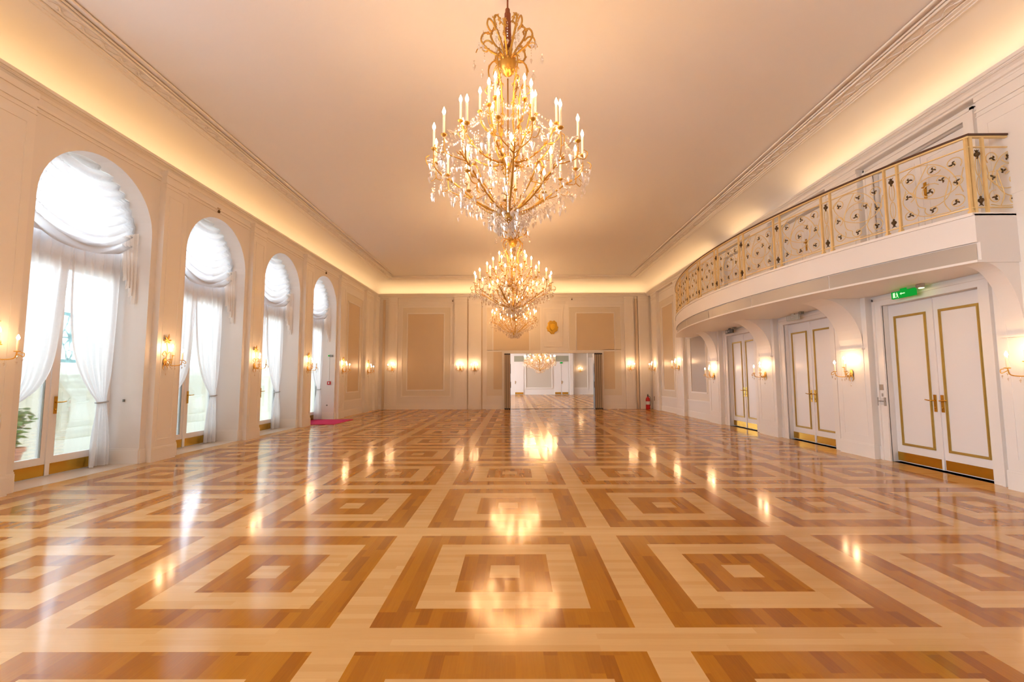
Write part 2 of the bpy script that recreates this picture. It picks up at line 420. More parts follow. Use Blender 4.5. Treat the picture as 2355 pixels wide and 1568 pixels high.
# ------------------------------------------------------------------ end wall
OX0, OX1, OZ = -.42, 3.715, 2.36
def holed(mb, P, base, u0, u1, v0, v1, holes, depth=0.):
    us = sorted(set([u0, u1]+[h[0] for h in holes]+[h[1] for h in holes])); vs = sorted(set([v0, v1]+[h[2] for h in holes]+[h[3] for h in holes]))
    def pt(u, v, d=0.):
        if P == 'L': return (base-d, u, v)
        if P == 'R': return (base+d, u, v)
        return (u, base+d, v)
    for a, b in zip(us, us[1:]):
        for c, d in zip(vs, vs[1:]):
            m_ = ((a+b)/2, (c+d)/2)
            if any(h[0] < m_[0] < h[1] and h[2] < m_[1] < h[3] for h in holes): continue
            mb.quad(pt(a, c), pt(b, c), pt(b, d), pt(a, d))
    if depth:
        for a, b, c, d in holes:
            mb.quad(pt(a, c), pt(a, c, depth), pt(a, d, depth), pt(a, d)); mb.quad(pt(b, c), pt(b, c, depth), pt(b, d, depth), pt(b, d))
            mb.quad(pt(a, d), pt(b, d), pt(b, d, depth), pt(a, d, depth)); mb.quad(pt(a, c), pt(b, c), pt(b, c, depth), pt(a, c, depth))
we = MB(); holed(we, 'E', YE, -6.1, 6.0, 0, 4.95, [(OX0, OX1, 0, OZ)], .25); struct(we, 'wall_end', 'paint')
te = MB()
for a, b in ((-5.36, -4.98), (-2.55, -2.0), (-1.94, -1.40), (4.72, 5.10), (5.30, 5.74)):
    pb(te, 'E', YE, a, b, 0, 4.77, -.01, .07); pb(te, 'E', YE, a-.01, b+.01, 0, .2, 0, .085)
    pb(te, 'E', YE, a-.01, b+.01, 4.47, 4.49, 0, .085); pb(te, 'E', YE, a-.01, b+.01, 4.56, 4.59, 0, .09); pb(te, 'E', YE, a-.01, b+.01, 4.70, 4.78, 0, .1)
    frame(te, 'E', YE-.07, a+.08, b-.08, .3, 4.36, .015, .006, False)
pb(te, 'E', YE, -5.85, OX0-.08, 0, .20, -.01, .02); pb(te, 'E', YE, OX1+.08, 5.8, 0, .20, -.01, .02)
pb(te, 'E', YE, -5.85, OX0-.08, .24, .255, -.01, .012); pb(te, 'E', YE, OX1+.08, 5.8, .24, .255, -.01, .012)
pb(te, 'E', YE, -5.85, 5.8, 4.47, 4.485, -.01, .012); pb(te, 'E', YE, -5.85, 5.8, 4.60, 4.62, -.01, .02)
# casing of the opening
pb(te, 'E', YE, OX0-.08, OX0, 0, OZ+.08, -.01, .035); pb(te, 'E', YE, OX1, OX1+.08, 0, OZ+.08, -.01, .035); pb(te, 'E', YE, OX0, OX1, OZ, OZ+.08, -.01, .035)
frame(te, 'E', YE, 1.26, 2.10, 2.62, 4.30, .04, .02)
frame(te, 'E', YE, 1.40, 1.96, 2.86, 4.10, .03, .012, False)
struct(te, 'trim_6', 'trim')
wall_panel('wall_end_panel', 'E', YE, (-4.76, -2.73, .57, 4.33), (-4.54, -3.01, .83, 4.06))
wall_panel('wall_end_panel', 'E', YE, (-1.16, 1.12, OZ+.12, 4.33), (-.88, .64, OZ+.12, 4.06))
wall_panel('wall_end_panel', 'E', YE, (2.37, 4.55, OZ+.12, 4.33), (2.68, 4.27, OZ+.12, 4.06))
for (o, i) in (((-1.16, OX0-.1, .57, OZ+.14), (-.88, OX0-.1, .83, OZ+.14)), ((OX1+.1, 4.55, .57, OZ+.14), (OX1+.1, 4.27, .83, OZ+.14))):
    a = MB(); pb(a, 'E', YE, *o, -.005, .004); struct(a, 'wall_end_panel_ring', 'ring')
    a = MB(); pb(a, 'E', YE, *i, -.005, .007); struct(a, 'wall_end_panel_field', 'tan')
ch = MB()
for x in (-5.56, 5.22):
    pb(ch, 'E', YE, x-.045, x+.045, .02, 4.68, -.01, .075)
pb(ch, 'E', YE, -1.99, -1.945, 0, 4.7, -.01, .03); pb(ch, 'E', YE, -1.395, -1.35, 0, 4.7, -.01, .03)
struct(ch, 'trim_7', 'chan')

# ------------------------------------------------------------------ right wall
DOORS = [(5.68+2.69*k, 7.19+2.66*k) for k in (0, 1, 2)]
DOORS = [(5.68, 7.20), (8.40, 9.84), (11.08, 12.48)]
PILR = [(-.64, .08), (2.05, 2.77), (4.74, 5.42), (7.40, 8.14), (10.06, 10.80), (12.78, 13.50), (15.52, 16.24), (18.22, 18.94)]
DZ = 2.43
wr = MB()
holed(wr, 'R', XR, YF, 19.5, 0, 4.95, [(a, b, 0, DZ) for a, b in DOORS]+[(a, b, 3.17, 4.60) for a, b in DOORS], XRD-XR)
for a, b in DOORS: wr.quad((XRD, a, 3.17), (XRD, b, 3.17), (XRD, b, 4.6), (XRD, a, 4.6))
wr.quad((XRD+.03, YF, 0), (XRD+.03, 19.5, 0), (XRD+.03, 19.5, 3.1), (XRD+.03, YF, 3.1))
struct(wr, 'wall_right', 'paint')
tr = MB()
for a, b in PILR:
    pilaster(tr, 'R', XR, a, b, XR-PR, panel=False)
    frame(tr, 'R', PR, a+.10, b-.10, .33, 2.0 if a < 13 else 4.38, .018, .007, False)
    if a < 13: frame(tr, 'R', PR, a+.10, b-.10, 3.4, 4.38, .018, .007, False)
for a, b in DOORS:
    for z0, z1 in ((0, DZ), (3.18, 4.60)):
        for (u0, u1, v0, v1) in ((a-.13, a, z0, z1+.10), (b, b+.13, z0, z1+.10), (a, b, z1, z1+.10)):
            pb(tr, 'R', XR, u0, u1, v0, v1, -.01, .025)
        for (u0, u1, v0, v1) in ((a-.15, a-.115, z0, z1+.12), (b+.115, b+.15, z0, z1+.12), (a-.15, b+.15, z1+.085, z1+.12)):
            pb(tr, 'R', XR, u0, u1, v0, v1, -.01, .045)
ycur = YF
for a, b in DOORS+[(19.4, 19.5)]:
    pb(tr, 'R', XR, ycur, a-.15, 0, .20, -.01, .02); ycur = b+.15
for (a, b) in zip([p[1] for p in PILR], [p[0] for p in PILR[1:]]):
    pb(tr, 'R', XR, a, b, 4.66, 4.70, -.01, .02)
struct(tr, 'trim_8', 'trim')
wall_panel('wall_right_panel', 'R', XR, (13.58, 15.42, .58, 2.60), (13.90, 15.06, .85, 2.60), inner='greyp')
wall_panel('wall_right_panel', 'R', XR, (16.32, 18.14, .58, 4.33), (16.66, 17.82, .85, 4.05))
# front wall behind the camera
wf = MB(); wf.quad((-6.6, YF, 0), (6, YF, 0), (6, YF, 4.95), (-6.6, YF, 4.95)); struct(wf, 'wall_front', 'paint')

# ------------------------------------------------------------------ doors on the right wall
def lever(mb, P, base, u, v, s):
    """backplate + lever, s = direction of lever along u"""
    pb(mb, P, base, u-.02, u+.02, v-.16, v+.08, 0, .012)
    n = {'L': Vector((1, 0, 0)), 'R': Vector((-1, 0, 0)), 'E': Vector((0, -1, 0))}[P]
    uu = Vector((1, 0, 0)) if P == 'E' else Vector((0, 1, 0))
    o = (Vector((base, 0, v))+uu*u) if P != 'E' else Vector((u, base, v))
    mb.tube([o, o+n*.055], .009, 8); mb.tube(spline([o+n*.055, o+n*.058+uu*s*.05, o+n*.05+uu*s*.11+Vector((0, 0, .008))], 4), .0085, 8)
    c = o+Vector((0, 0, -.10)); mb.tube([c, c+n*.02], .011, 8)
for k, (a, b) in enumerate(DOORS):
    root = thing('door_%d' % (k+1), None, None, kind='structure')
    bs = XRD-.03; c = (a+b)/2
    for s, (u0, u1) in ((-1, (a+.005, c-.003)), (1, (c+.003, b-.005))):
        lf = MB(); pb(lf, 'R', bs, u0, u1, .012, DZ-.006, -.04, 0)
        leaf = lf.build('door_leaf', 'white', root)
        g = MB(); u2, u3 = u0+.10, u1-.10
        if s < 0: u3 = u1-.09
        frame(g, 'R', bs, u2, u3, .265, 2.245, .034, .012); g.build('gilt_moulding', 'molding', leaf)
        kp = MB(); pb(kp, 'R', bs, u0+.004, u1-(.03 if s < 0 else .004), .022, .155, 0, .006)
        kp.build('kick_plate', 'brass', leaf)
        h = MB(); lever(h, 'R', bs, c+s*.055, .97, s); h.build('handle', 'brass', leaf)
    st = MB(); pb(st, 'R', bs, c-.022, c+.012, .012, DZ-.02, 0, .018); st.build('door_stile', 'white', root)
# upper balcony doors in the niches
for k, (a, b) in enumerate(DOORS):
    root = thing('door_%d' % (k+4), None, None, kind='structure')
    c = (a+b)/2
    for s, (u0, u1) in ((-1, (a+.01, c-.003)), (1, (c+.003, b-.01))):
        lf = MB(); pb(lf, 'R', XRD-.02, u0, u1, 3.18, 4.59, -.01, .01); leaf = lf.build('door_leaf', 'white', root)
        g = MB(); frame(g, 'R', XRD-.03, u0+.09, u1-.09, 3.4, 4.45, .02, .01, False); g.build('door_frame', 'white', leaf)
        if s < 0:
            h = MB(); lever(h, 'R', XRD-.03, c-.05, 4.02, -1); h.build('handle', 'brass', leaf)

# ------------------------------------------------------------------ windows (left)
GX = XLW+.03
def window(k, a, b):
    root = thing('window_%d' % (k+1), None, None, kind='structure')
    c = (a+b)/2; z1 = 2.98
    f = MB()
    # fixed frame
    for u0, u1 in ((a, a+.05), (b-.05, b)): pb(f, 'L', XLW, u0, u1, 0, 3.6, 0, .09)
    pb(f, 'L', XLW, a, b, z1, 3.36, .0, .085)
    pb(f, 'L', XLW, a, b, 3.34, 3.40, .0, .10)
    o = arch_pts(a, b, 24); i_ = arch_pts(a, b, 24, .06)
    for j in range(24):
        for x in (XLW, XLW+.08):
            f.quad((x, *o[j]), (x, *o[j+1]), (x, *i_[j+1]), (x, *i_[j]))
        f.quad((XLW, *i_[j]), (XLW, *i_[j+1]), (XLW+.08, *i_[j+1]), (XLW+.08, *i_[j]))
    f.box(XLW, XLW+.06, c-.02, c+.02, 3.4, 4.44)
    f.build('frame', 'white', root)
    g = MB(); q = arch_pts(a, b, 24, .05); g.add([(GX, a+.05, 3.38), (GX, b-.05, 3.38)]+[(GX, y, z) for y, z in reversed(q)], [tuple(range(27))]); g.build('glass', 'glass', root)
    for s, (u0, u1) in ((-1, (a+.05, c-.004)), (1, (c+.004, b-.05))):
        lf = MB(); w = .085
        for (p, q_, r, t) in ((u0, u0+w, .26, z1-w), (u1-w, u1, .26, z1-w), (u0, u1, .008, .26), (u0, u1, z1-w, z1)):
            pb(lf, 'L', XLW, p, q_, r, t, .01, .07)
        leaf = lf.build('door_leaf', 'white', root)
        gl = MB(); pb(gl, 'L', XLW, u0+w-.01, u1-w+.01, .25, z1-w+.01, .036, .044); gl.build('glass', 'glass', leaf)
        gk = MB()
        for (p, q_, r, t) in ((u0+w, u0+w+.006, .26, z1-w), (u1-w-.006, u1-w, .26, z1-w)):
            pb(gk, 'L', XLW, p, q_, r, t, .04, .066)
        gk.build('gasket', 'dkgrey', leaf)
        kp = MB(); pb(kp, 'L', XLW, u0+.01, u1-.01, .014, .165, .0705, .076); kp.build('kick_plate', 'brass', leaf)
    h = MB(); lever(h, 'L', XLW+.085, c+.045, 1.0, 1); h.build('handle', 'brass', root)
    st = MB(); pb(st, 'L', XLW, c-.03, c+.03, .01, z1, .06, .085); st.build('door_stile', 'white', root)
    return root
for k, (a, b) in enumerate(arches[5:]+arches[:5]): window(k, a, b)
# daylight sampling guides at the window openings (portals give off no light of their own)
def portal(x, y, z, sx, sy):
    l = bpy.data.lights.new('window_portal', 'AREA'); l.shape = 'RECTANGLE'; l.size = sx; l.size_y = sy; l.energy = 1
    l.cycles.is_portal = True
    o = bpy.data.objects.new('window_portal', l); COL.objects.link(o); o.location = (x, y, z); o.rotation_euler = (0, -PI/2, 0)
for a, b in arches[5:]: portal(XLW-.14, (a+b)/2, 2.24, 4.5, b-a)
# sill strip in the recess is plain pale wood: threshold boards
th = MB()
for a, b in arches: th.box(XLW, XL-.0, a, b, -.001, .004)
struct(th, 'floor_threshold', pbr('pale_threshold', (.70, .62, .52), .22))

ordn = ['first', 'second', 'third', 'fourth']
def curtain_mesh(a, b, side, seed):
    """sheer tied back towards side (+1 far jamb, -1 near jamb)"""
    rnd = random.Random(seed); c = (a+b)/2; X0 = XLW+.24
    ph = [rnd.uniform(0, 6.28) for _ in range(4)]
    X0 = XLW+.19; out = (b-.05) if side > 0 else (a+.05)
    def edges(z):
        # inner and outer edge positions
        if z > .97:
            t = max(0, (3.30-z)/(3.30-.97))
            tie = out-side*.27 if side > 0 else out+.22
            inner = c+side*.01 + (tie-(c+side*.01))*((.1*t+.9*t**4.5) if side > 0 else (.25*t+.75*t**10))
            o_ = out-side*(.01+.13*t**3)
        else:
            t = (.97-z)/.97
            inner = out-side*((.27+.10*t**.6) if side > 0 else .22-.02*t); o_ = out-side*(.14-.12*t**.5)
        return inner, o_
    mb = MB()
    def fn(u, v):
        z = 3.36*(1-v)+.02*v if True else 0
        i_, o_ = edges(z); y = i_+(o_-i_)*u
        t = max(0, min(1, abs(z-.97)/2.3))
        gather = math.exp(-((z-.97)/.25)**2)
        amp = .032*(1-.75*gather)
        x = X0+amp*math.sin(u*34+ph[0]+1.2*math.sin(z*1.1+ph[1]))+.012*math.sin(u*77+ph[2]+z*.7)
        x += .05*gather*0
        if z < .97: x += .05*math.sin((.97-z)*2.2)*math.sin(u*9+ph[3])
        return (x, y, z)
    mb.grid(fn, 72, 46)
    return mb
def valance_mesh(a, b, seed):
    rnd = random.Random(seed); c = (a+b)/2; r = (b-a)/2-.004; X0 = XLW+.31; mb = MB()
    def fn(u, v):
        y = c-r+2*r*u; s = (u-.5)*2
        top = ARC_Z+math.sqrt(max(0, 1-s*s))*r
        bot = 3.36-.20*(1-s*s)
        z = top+(bot-top)*v
        sag = z+.42*(1-s*s)
        x = X0+.045*math.sin(sag*40+.6*math.sin(y*5+seed))+.018*math.sin(sag*83)
        return (x, y, z)
    mb.grid(fn, 40, 74)
    return mb
def tail_mesh(a, b, side):
    mb = MB(); out = b-.03 if side > 0 else a+.03; X0 = XLW+.40
    def fn(u, v):
        w = .17-.09*v; ytop = out-side*u*w
        ln = 1.22-.62*u
        z = 3.66-.10*u-ln*v + .04*math.sin(u*26)*v
        x = X0-.13*u+.025*math.sin(u*26)
        return (x, ytop, z)
    mb.grid(fn, 26, 20); return mb
for k, (a, b) in enumerate(arches[5:]):
    vis = True; nm = ordn[k]
    for side in (1, -1):
        o = curtain_mesh(a, b, side, 10*k+side).build('sheer_curtain', 'sheer')
        if vis:
            lab = 'white sheer curtain tied back to the %s side of the %s arched window%s' % ('far' if side > 0 else 'near', nm, '')
        else:
            lab = 'white sheer curtain at an arched window behind the viewpoint'
        tag(o, lab, 'curtain', 'sheer curtains at the arched windows')
        tie = MB(); z = .97; y = (b-.05-.2) if side > 0 else (a+.05+.2)
        tie.tube([(XLW+.19+.06*math.cos(t), y+.085*math.sin(t), z+.01*math.sin(t)) for t in [i*2*PI/14 for i in range(15)]], .012, 6)
        tie.build('tieback', 'sheerv', o)
    o = valance_mesh(a, b, k).build('swagged_valance', 'sheerv')
    tag(o, ('white swagged valance filling the head of the %s arched window' % nm) if vis else 'white swagged valance at an arched window behind the viewpoint', 'valance', 'valances at the arched windows')
    for side in (1, -1): tail_mesh(a, b, side).build('tail', 'sheert', o)

# ------------------------------------------------------------------ outside the windows
ex = MB(); ex.box(-30, XLW-.12, -12, 40, -.25, -.05); o = struct(ex, 'ground_outside', 'terrace')
bw = MB(); BX = -8.4
bw.box(BX-.3, BX-.04, -6, 34, -.1, 1.5); bw.box(BX-.3, BX, -6, 34, -.1, 1.3); bw.box(BX-.3, BX+.05, -6, 34, -.1, .2); bw.box(BX-.34, BX+.06, -6, 34, 1.28, 1.40); bw.box(BX-.36, BX+.12, -6, 34, 1.40, 1.60)
y = -4.6
while y < 33:
    frame(bw, 'L', BX, y, y+1.7, .34, 1.16, .07, .035); frame(bw, 'L', BX, y+.2, y+1.5, .50, 1.0, .04, .02); bw.box(BX-.4, BX+.10, y-.55, y-.15, -.1, 4.4 if y > 5.4 else 1.56); y += 2.6
bw.box(BX-6.5, BX-6, 3, 24, 0, 3.4)
struct(bw, 'wall_outside', 'stone')
gr = MB(); gy0, gy1, gz0, gz1 = 7.62, 9.05, 1.66, 2.54; gx = BX+.02
for z in (gz0, gz1): gr.box(gx-.02, gx+.02, gy0, gy1, z-.03, z+.03)
n = 4; w = (gy1-gy0)/n
for i in range(n+1): gr.box(gx-.012, gx+.012, gy0+i*w-.012, gy0+i*w+.012, gz0, gz1)
for i in range(n):
    y0 = gy0+i*w; c = y0+w/2; mz = (gz0+gz1)/2
    for (p, q) in (((y0, mz), (c, gz1)), ((c, gz1), (y0+w, mz)), ((y0+w, mz), (c, gz0)), ((c, gz0), (y0, mz))):
        gr.tube([(gx, *p), (gx, *q)], .013, 5)
    for kk in range(8):
        aa = kk*PI/4; gr.tube([(gx, c, mz), (gx, c+.17*math.cos(aa), mz+.24*math.sin(aa))], [.022, .008], 5)
    for s in (-1, 1):
        gr.tube([(gx, c+.07*math.cos(t), mz+s*.33+.10*math.sin(t)) for t in [i2*PI/5 for i2 in range(11)]], .010, 4)
tag(gr.build('iron_grille', 'teal'), 'teal wrought iron grille with diamond pattern outside the first arched window', 'grille')
# potted plant on the terrace
PX, PY = -7.72, 6.98
pr = thing('potted_plant', 'leafy green shrub in a terracotta pot outside the first arched window', 'plant', (PX, PY, -.05))
p = MB(); p.lathe([(0, 0), (.13, 0), (.19, .26), (.215, .26), (.215, .32), (.185, .32), (.17, .28), (0, .28)], n=20); p.build('pot', 'terra', pr)
so = MB(); so.lathe([(0, .285), (.172, .285)], n=16); so.build('soil', 'soil', pr)
stm = MB(); lv = MB(); rnd = random.Random(3)
for i in range(13):
    a = rnd.uniform(0, 2*PI); L_ = rnd.uniform(.35, .72); lean = rnd.uniform(.15, .65)
    pts = spline([(0, 0, .27), (.12*math.cos(a)*lean, .12*math.sin(a)*lean, .27+L_*.4), (lean*L_*math.cos(a), lean*L_*math.sin(a), .27+L_*.95)], 5)
    stm.tube(pts, [.012-.0009*j for j in range(len(pts))], 5)
    for j in range(3, len(pts)):
        for q in range(3):
            c = pts[j]; b_ = rnd.uniform(0, 2*PI); el = rnd.uniform(-.2, .8); ln = rnd.uniform(.10, .17)
            d = Vector((math.cos(b_)*math.cos(el), math.sin(b_)*math.cos(el), math.sin(el))); sd = d.cross(Vector((0, 0, 1))).normalized()*ln*.24
            up = sd.cross(d).normalized()*.012
            lv.add([c, c+d*ln*.35+sd+up, c+d*ln*.75+sd*.8+up, c+d*ln-up, c+d*ln*.75-sd*.8+up, c+d*ln*.35-sd+up, c+d*ln*.5-up], [(0, 1, 6), (1, 2, 6), (2, 3, 6), (3, 4, 6), (4, 5, 6), (5, 0, 6)])
stm.build('stem', 'bark', pr); fo = lv.build('foliage', 'leaf', pr)

# ------------------------------------------------------------------ balcony
BCX, BCY, BR = 17.565, 9.9, 13.2
BY0, BY1 = 5.09, 14.72
def bpt(y, inset=0.):
    r = BR-inset; return BCX-math.sqrt(r*r-(y-BCY)**2)
bal = thing('balcony', 'curved white balcony bulging from the right wall above the double doors', 'balcony', (5.86, 9.9, 2.60))
def local(mb, root):
    o = Vector(root.location); mb.v = [tuple(Vector(v)-o) for v in mb.v]; return mb
def curved_slab(z0, z1, inset, y0=BY0, y1=BY1, xin=XR+.005, n=48):
    mb = MB(); ys = [y0+(y1-y0)*i/n for i in range(n+1)]; vs = []
    for y in ys:
        x = bpt(y, inset); vs += [(x, y, z0), (x, y, z1), (xin, y, z0), (xin, y, z1)]
    fs = []
    for i in range(n):
        a = i*4; b = a+4; fs += [(a, b, b+1, a+1), (a+1, b+1, b+3, a+3), (a, a+2, b+2, b)]
    fs += [(0, 1, 3, 2), (n*4, n*4+2, n*4+3, n*4+1)]
    mb.add(vs, fs); return mb
sl = curved_slab(2.835, 3.162, 0.); sl2 = curved_slab(2.60, 2.627, -.01); sl3 = curved_slab(2.627, 2.835, .035)
for q in (sl2, sl3): sl.add(q.v, q.f)
local(sl, bal).build('slab', 'paint', bal)
cp = curved_slab(3.142, 3.176, -.02); local(cp, bal).build('coping', 'trim', bal)
ys = [5.11, 6.8, 8.5, 10.2, 11.9, 13.2, 14.70]
for i, (a, b) in enumerate(zip(ys, ys[1:])):
    mb = MB(); n = 10
    def fn(u, v, a=a, b=b): y = a+.008+(b-a-.016)*u; return (bpt(y, .028), y, 2.634+.19*v)
    mb.grid(fn, n, 1, False); local(mb, bal).build('fascia_panel', 'greyp', bal)
# brackets under the balcony
for k, (a, b) in enumerate(PILR[2:6]):
    mb = MB(); y0, y1 = a+.10, b-.10; xt = 5.10 if k not in (0, 3) else 5.32; n = 16; vs = []
    if k == 0: y0 = 5.11
    xt = max(xt, bpt(max(BY0+.05, min(BY1-.05, (y0+y1)/2)))+.12)
    for i in range(n+1):
        t = PI/2*i/n; x = xt+(PR-xt)*math.sin(t); z = 1.78+(2.60-1.78)*math.cos(t)
        vs += [(x, y0, z), (x, y1, z), (PR+.02, y0, z), (PR+.02, y1, z)]
    fs = []
    for i in range(n):
        p_ = i*4; q = p_+4; fs += [(p_, p_+1, q+1, q), (p_, q, q+2, p_+2), (p_+1, p_+3, q+3, q+1)]
    fs += [(0, 2, 3, 1), (n*4, n*4+1, n*4+3, n*4+2)]
    mb.add(vs, fs)
    # little foot block and an incised line
    mb.box(PR-.045, PR+.01, y0-.03, y1+.03, 1.755, 1.78)
    pass
    local(mb, bal).build('bracket', 'trim', bal)

# railing
rail = thing('balcony_railing', 'gilded wrought iron railing with scrolls and dark leaves along the balcony edge', 'railing', (5.29, 9.9, 3.18))
RI = .03
RZ0, RZB, RZT, RZH = 3.19, 3.24, 3.96, 4.10
def P_curve(y, z, out=0.): return (bpt(y, RI-out), y, z)
def P_end(x, z, out=0.): return (x, BY0+.03-out, z)
n = 60
hr = MB(); top = [P_curve(BY1-(BY1-BY0-.03)*i/n, RZH) for i in range(n+1)]+[P_end(5.745, RZH)]
def ribbon(path, w, h):
    mb = MB(); pts = [Vector(p) for p in path]; vs = []
    for i, p_ in enumerate(pts):
        t = (pts[min(i+1, len(pts)-1)]-pts[max(i-1, 0)]).normalized(); nn = Vector((t.y, -t.x, 0))*w/2
        vs += [p_-nn, p_+nn, p_+nn+Vector((0, 0, h)), p_-nn+Vector((0, 0, h))]
    fs = []
    for i in range(len(pts)-1):
        a = i*4
        for j in range(4): fs.append((a+j, a+(j+1) % 4, a+4+(j+1) % 4, a+4+j))
    fs += [(0, 3, 2, 1), tuple(len(vs)-4+j for j in range(4))]
    mb.add(vs, fs); return mb
local(ribbon(top, .055, .022), rail).build('handrail', 'handrail', rail)
local(ribbon([(x, y, RZH-.022) for x, y, z in top], .035, .02), rail).build('rail_bar', 'railgold', rail)
for z in (RZB, RZT):
    local(ribbon([(x, y, z) for x, y, _ in top], .016, .012), rail).build('rail_bar', 'railgold', rail)
pairs = [5.88, 6.78, 7.74, 8.73, 9.72, 10.71, 11.70, 12.69, 13.68]
hw = .075
for y in [BY0+.045]+[p_+s*hw for p_ in pairs for s in (-1, 1)]+[BY1-.03]:
    mb = MB(); x = bpt(y, RI); mb.box(x-.014, x+.014, y-.014, y+.014, RZ0-.01, RZH-.02); mb.box(x-.022, x+.022, y-.022, y+.022, RZ0-.01, RZ0+.02)
    local(mb, rail).build('post', 'railgold', rail)
xe0 = bpt(BY0, RI)
for x in (xe0+.02, xe0+.155):
    mb = MB(); mb.box(x-.014, x+.014, BY0+.016, BY0+.044, RZ0-.01, RZH-.02); local(mb, rail).build('post', 'railgold', rail)
def spiral(cx, cz, r, a0, turns, dirn=1, n=18, r1=.12):
    return [(cx+(r*(1-t)+r*r1*t)*math.cos(a0+dirn*turns*2*PI*t), cz+(r*(1-t)+r*r1*t)*math.sin(a0+dirn*turns*2*PI*t)) for t in [i/n for i in range(n+1)]]
def leaf_shape(mb, fm, s, z, sc, ang):
    """small sprig of three curled leaves"""
    for da, l in ((0, 1.), (2.2, .8), (-2.0, .75)):
        a = ang+da; pts = []
        for t in (0, .35, .7, 1.):
            aa = a+t*.9; pts.append(fm(s+math.cos(aa)*sc*l*t, z+math.sin(aa)*sc*l*t))
        mb.tube(pts, [.004, .013*sc/.05, .011*sc/.05, .002], 5)
def scroll_panel(fm, s0, s1, seed):
    """fm(s,z) -> world; s in metres"""
    w = s1-s0; h = RZT-RZB; mb = MB()
    def F(u, v): return fm(s0+u*w, RZB+.006+v*(h-.0))
    def T(pts, r=.0055): mb.tube([F(*q) for q in pts], r, 5)
    ax = w/h
    def sp(cx, cz, r, a0, turns, d):
        return [(cx+(x-cx)/ax, z) for x, z in spiral(cx, cz, r, a0, turns, d)]
    T([(.5+.26/ax*math.cos(t), .46+.27*math.sin(t)) for t in [i*2*PI/26 for i in range(21)]])
    spots = [(.16, .82, .12, -2.4, 1.3, -1), (.45, .84, .11, 3.6, 1.2, 1), (.84, .80, .13, 0, 1.3, 1), (.13, .50, .10, 1.2, 1.2, 1), (.52, .48, .14, 2.6, 1.4, -1),
             (.87, .50, .11, 4.4, 1.1, -1), (.15, .17, .12, 1.5, 1.3, 1), (.50, .15, .11, .5, 1.2, -1), (.85, .17, .13, 2.6, 1.3, 1), (.33, .62, .07, 0, 1., 1)]
    for q in spots: T(sp(*q))
    T([(p_.x, p_.y) for p_ in spline([(.02, .70, 0), (.12, .42, 0), (.38, .32, 0), (.72, .44, 0), (.92, .70, 0), (.96, .86, 0)], 6)])
    T([(p_.x, p_.y) for p_ in spline([(.05, .05, 0), (.30, .03, 0), (.70, .10, 0), (.95, .38, 0), (.90, .62, 0)], 6)])
    T([(p_.x, p_.y) for p_ in spline([(.05, .30, 0), (.18, .66, 0), (.40, .90, 0), (.75, .98, 0), (.97, .80, 0)], 6)])
    T([(p_.x, p_.y) for p_ in spline([(.60, .20, 0), (.72, .30, 0), (.74, .55, 0), (.62, .80, 0), (.52, .96, 0)], 6)])
    T([(p_.x, p_.y) for p_ in spline([(.24, .03, 0), (.32, .22, 0), (.26, .45, 0), (.22, .62, 0)], 6)])
    o = local(mb, rail).build('scroll_panel', 'railgold', rail)
    rn = random.Random(seed); LB = MB()
    for q in spots:
        one = MB(); leaf_shape(one, fm, s0+q[0]*w, RZB+q[1]*h, .044, rn.uniform(0, 6.28)); local(one, rail)
        oo = one.build('leaf', 'bronze', o)
    return o
def narrow_panel(fm, s0, s1):
    w = s1-s0; c = (s0+s1)/2; mb = MB()
    for zc in (RZB+.26, RZB+.50):
        mb.tube([fm(c+.030*math.cos(t), zc+.115*math.sin(t)) for t in [i*2*PI/16 for i in range(17)]], .005, 5)
        mb.tube([fm(c, zc-.115), fm(c, zc+.115)], .003, 4)
    o = local(mb, rail).build('narrow_panel', 'railgold', rail)
    for zc, s in ((RZB+.085, -1), (RZT-.085, 1)):
        f = MB(); x, y, _ = fm(c, 0)
        f.lathe([(0, -.055), (.008, -.045), (.014, -.02), (.030, 0), (.026, .022), (.010, .032), (.014, .045), (0, .062)], (x, y, zc), 10)
        for da in (-.5, .5):
            f.tube([fm(c, zc+s*.03), fm(c+da*.05, zc+s*.06)], [.007, .003], 5)
        local(f, rail).build('finial', 'bronze', o)
fmc = lambda s, z: P_curve(s, z)
edges = [BY0+.05]+[e for p_ in pairs for e in (p_-hw, p_+hw)]+[BY1-.05]
for i in range(0, len(edges), 2):
    scroll_panel(fmc, edges[i]+.015, edges[i+1]-.015, i)
for p_ in pairs: narrow_panel(fmc, p_-hw, p_+hw)
fme = lambda s, z: P_end(s, z)
narrow_panel(fme, xe0+.02, xe0+.155)
scroll_panel(fme, xe0+.17, xe0+.17+.60, 99)

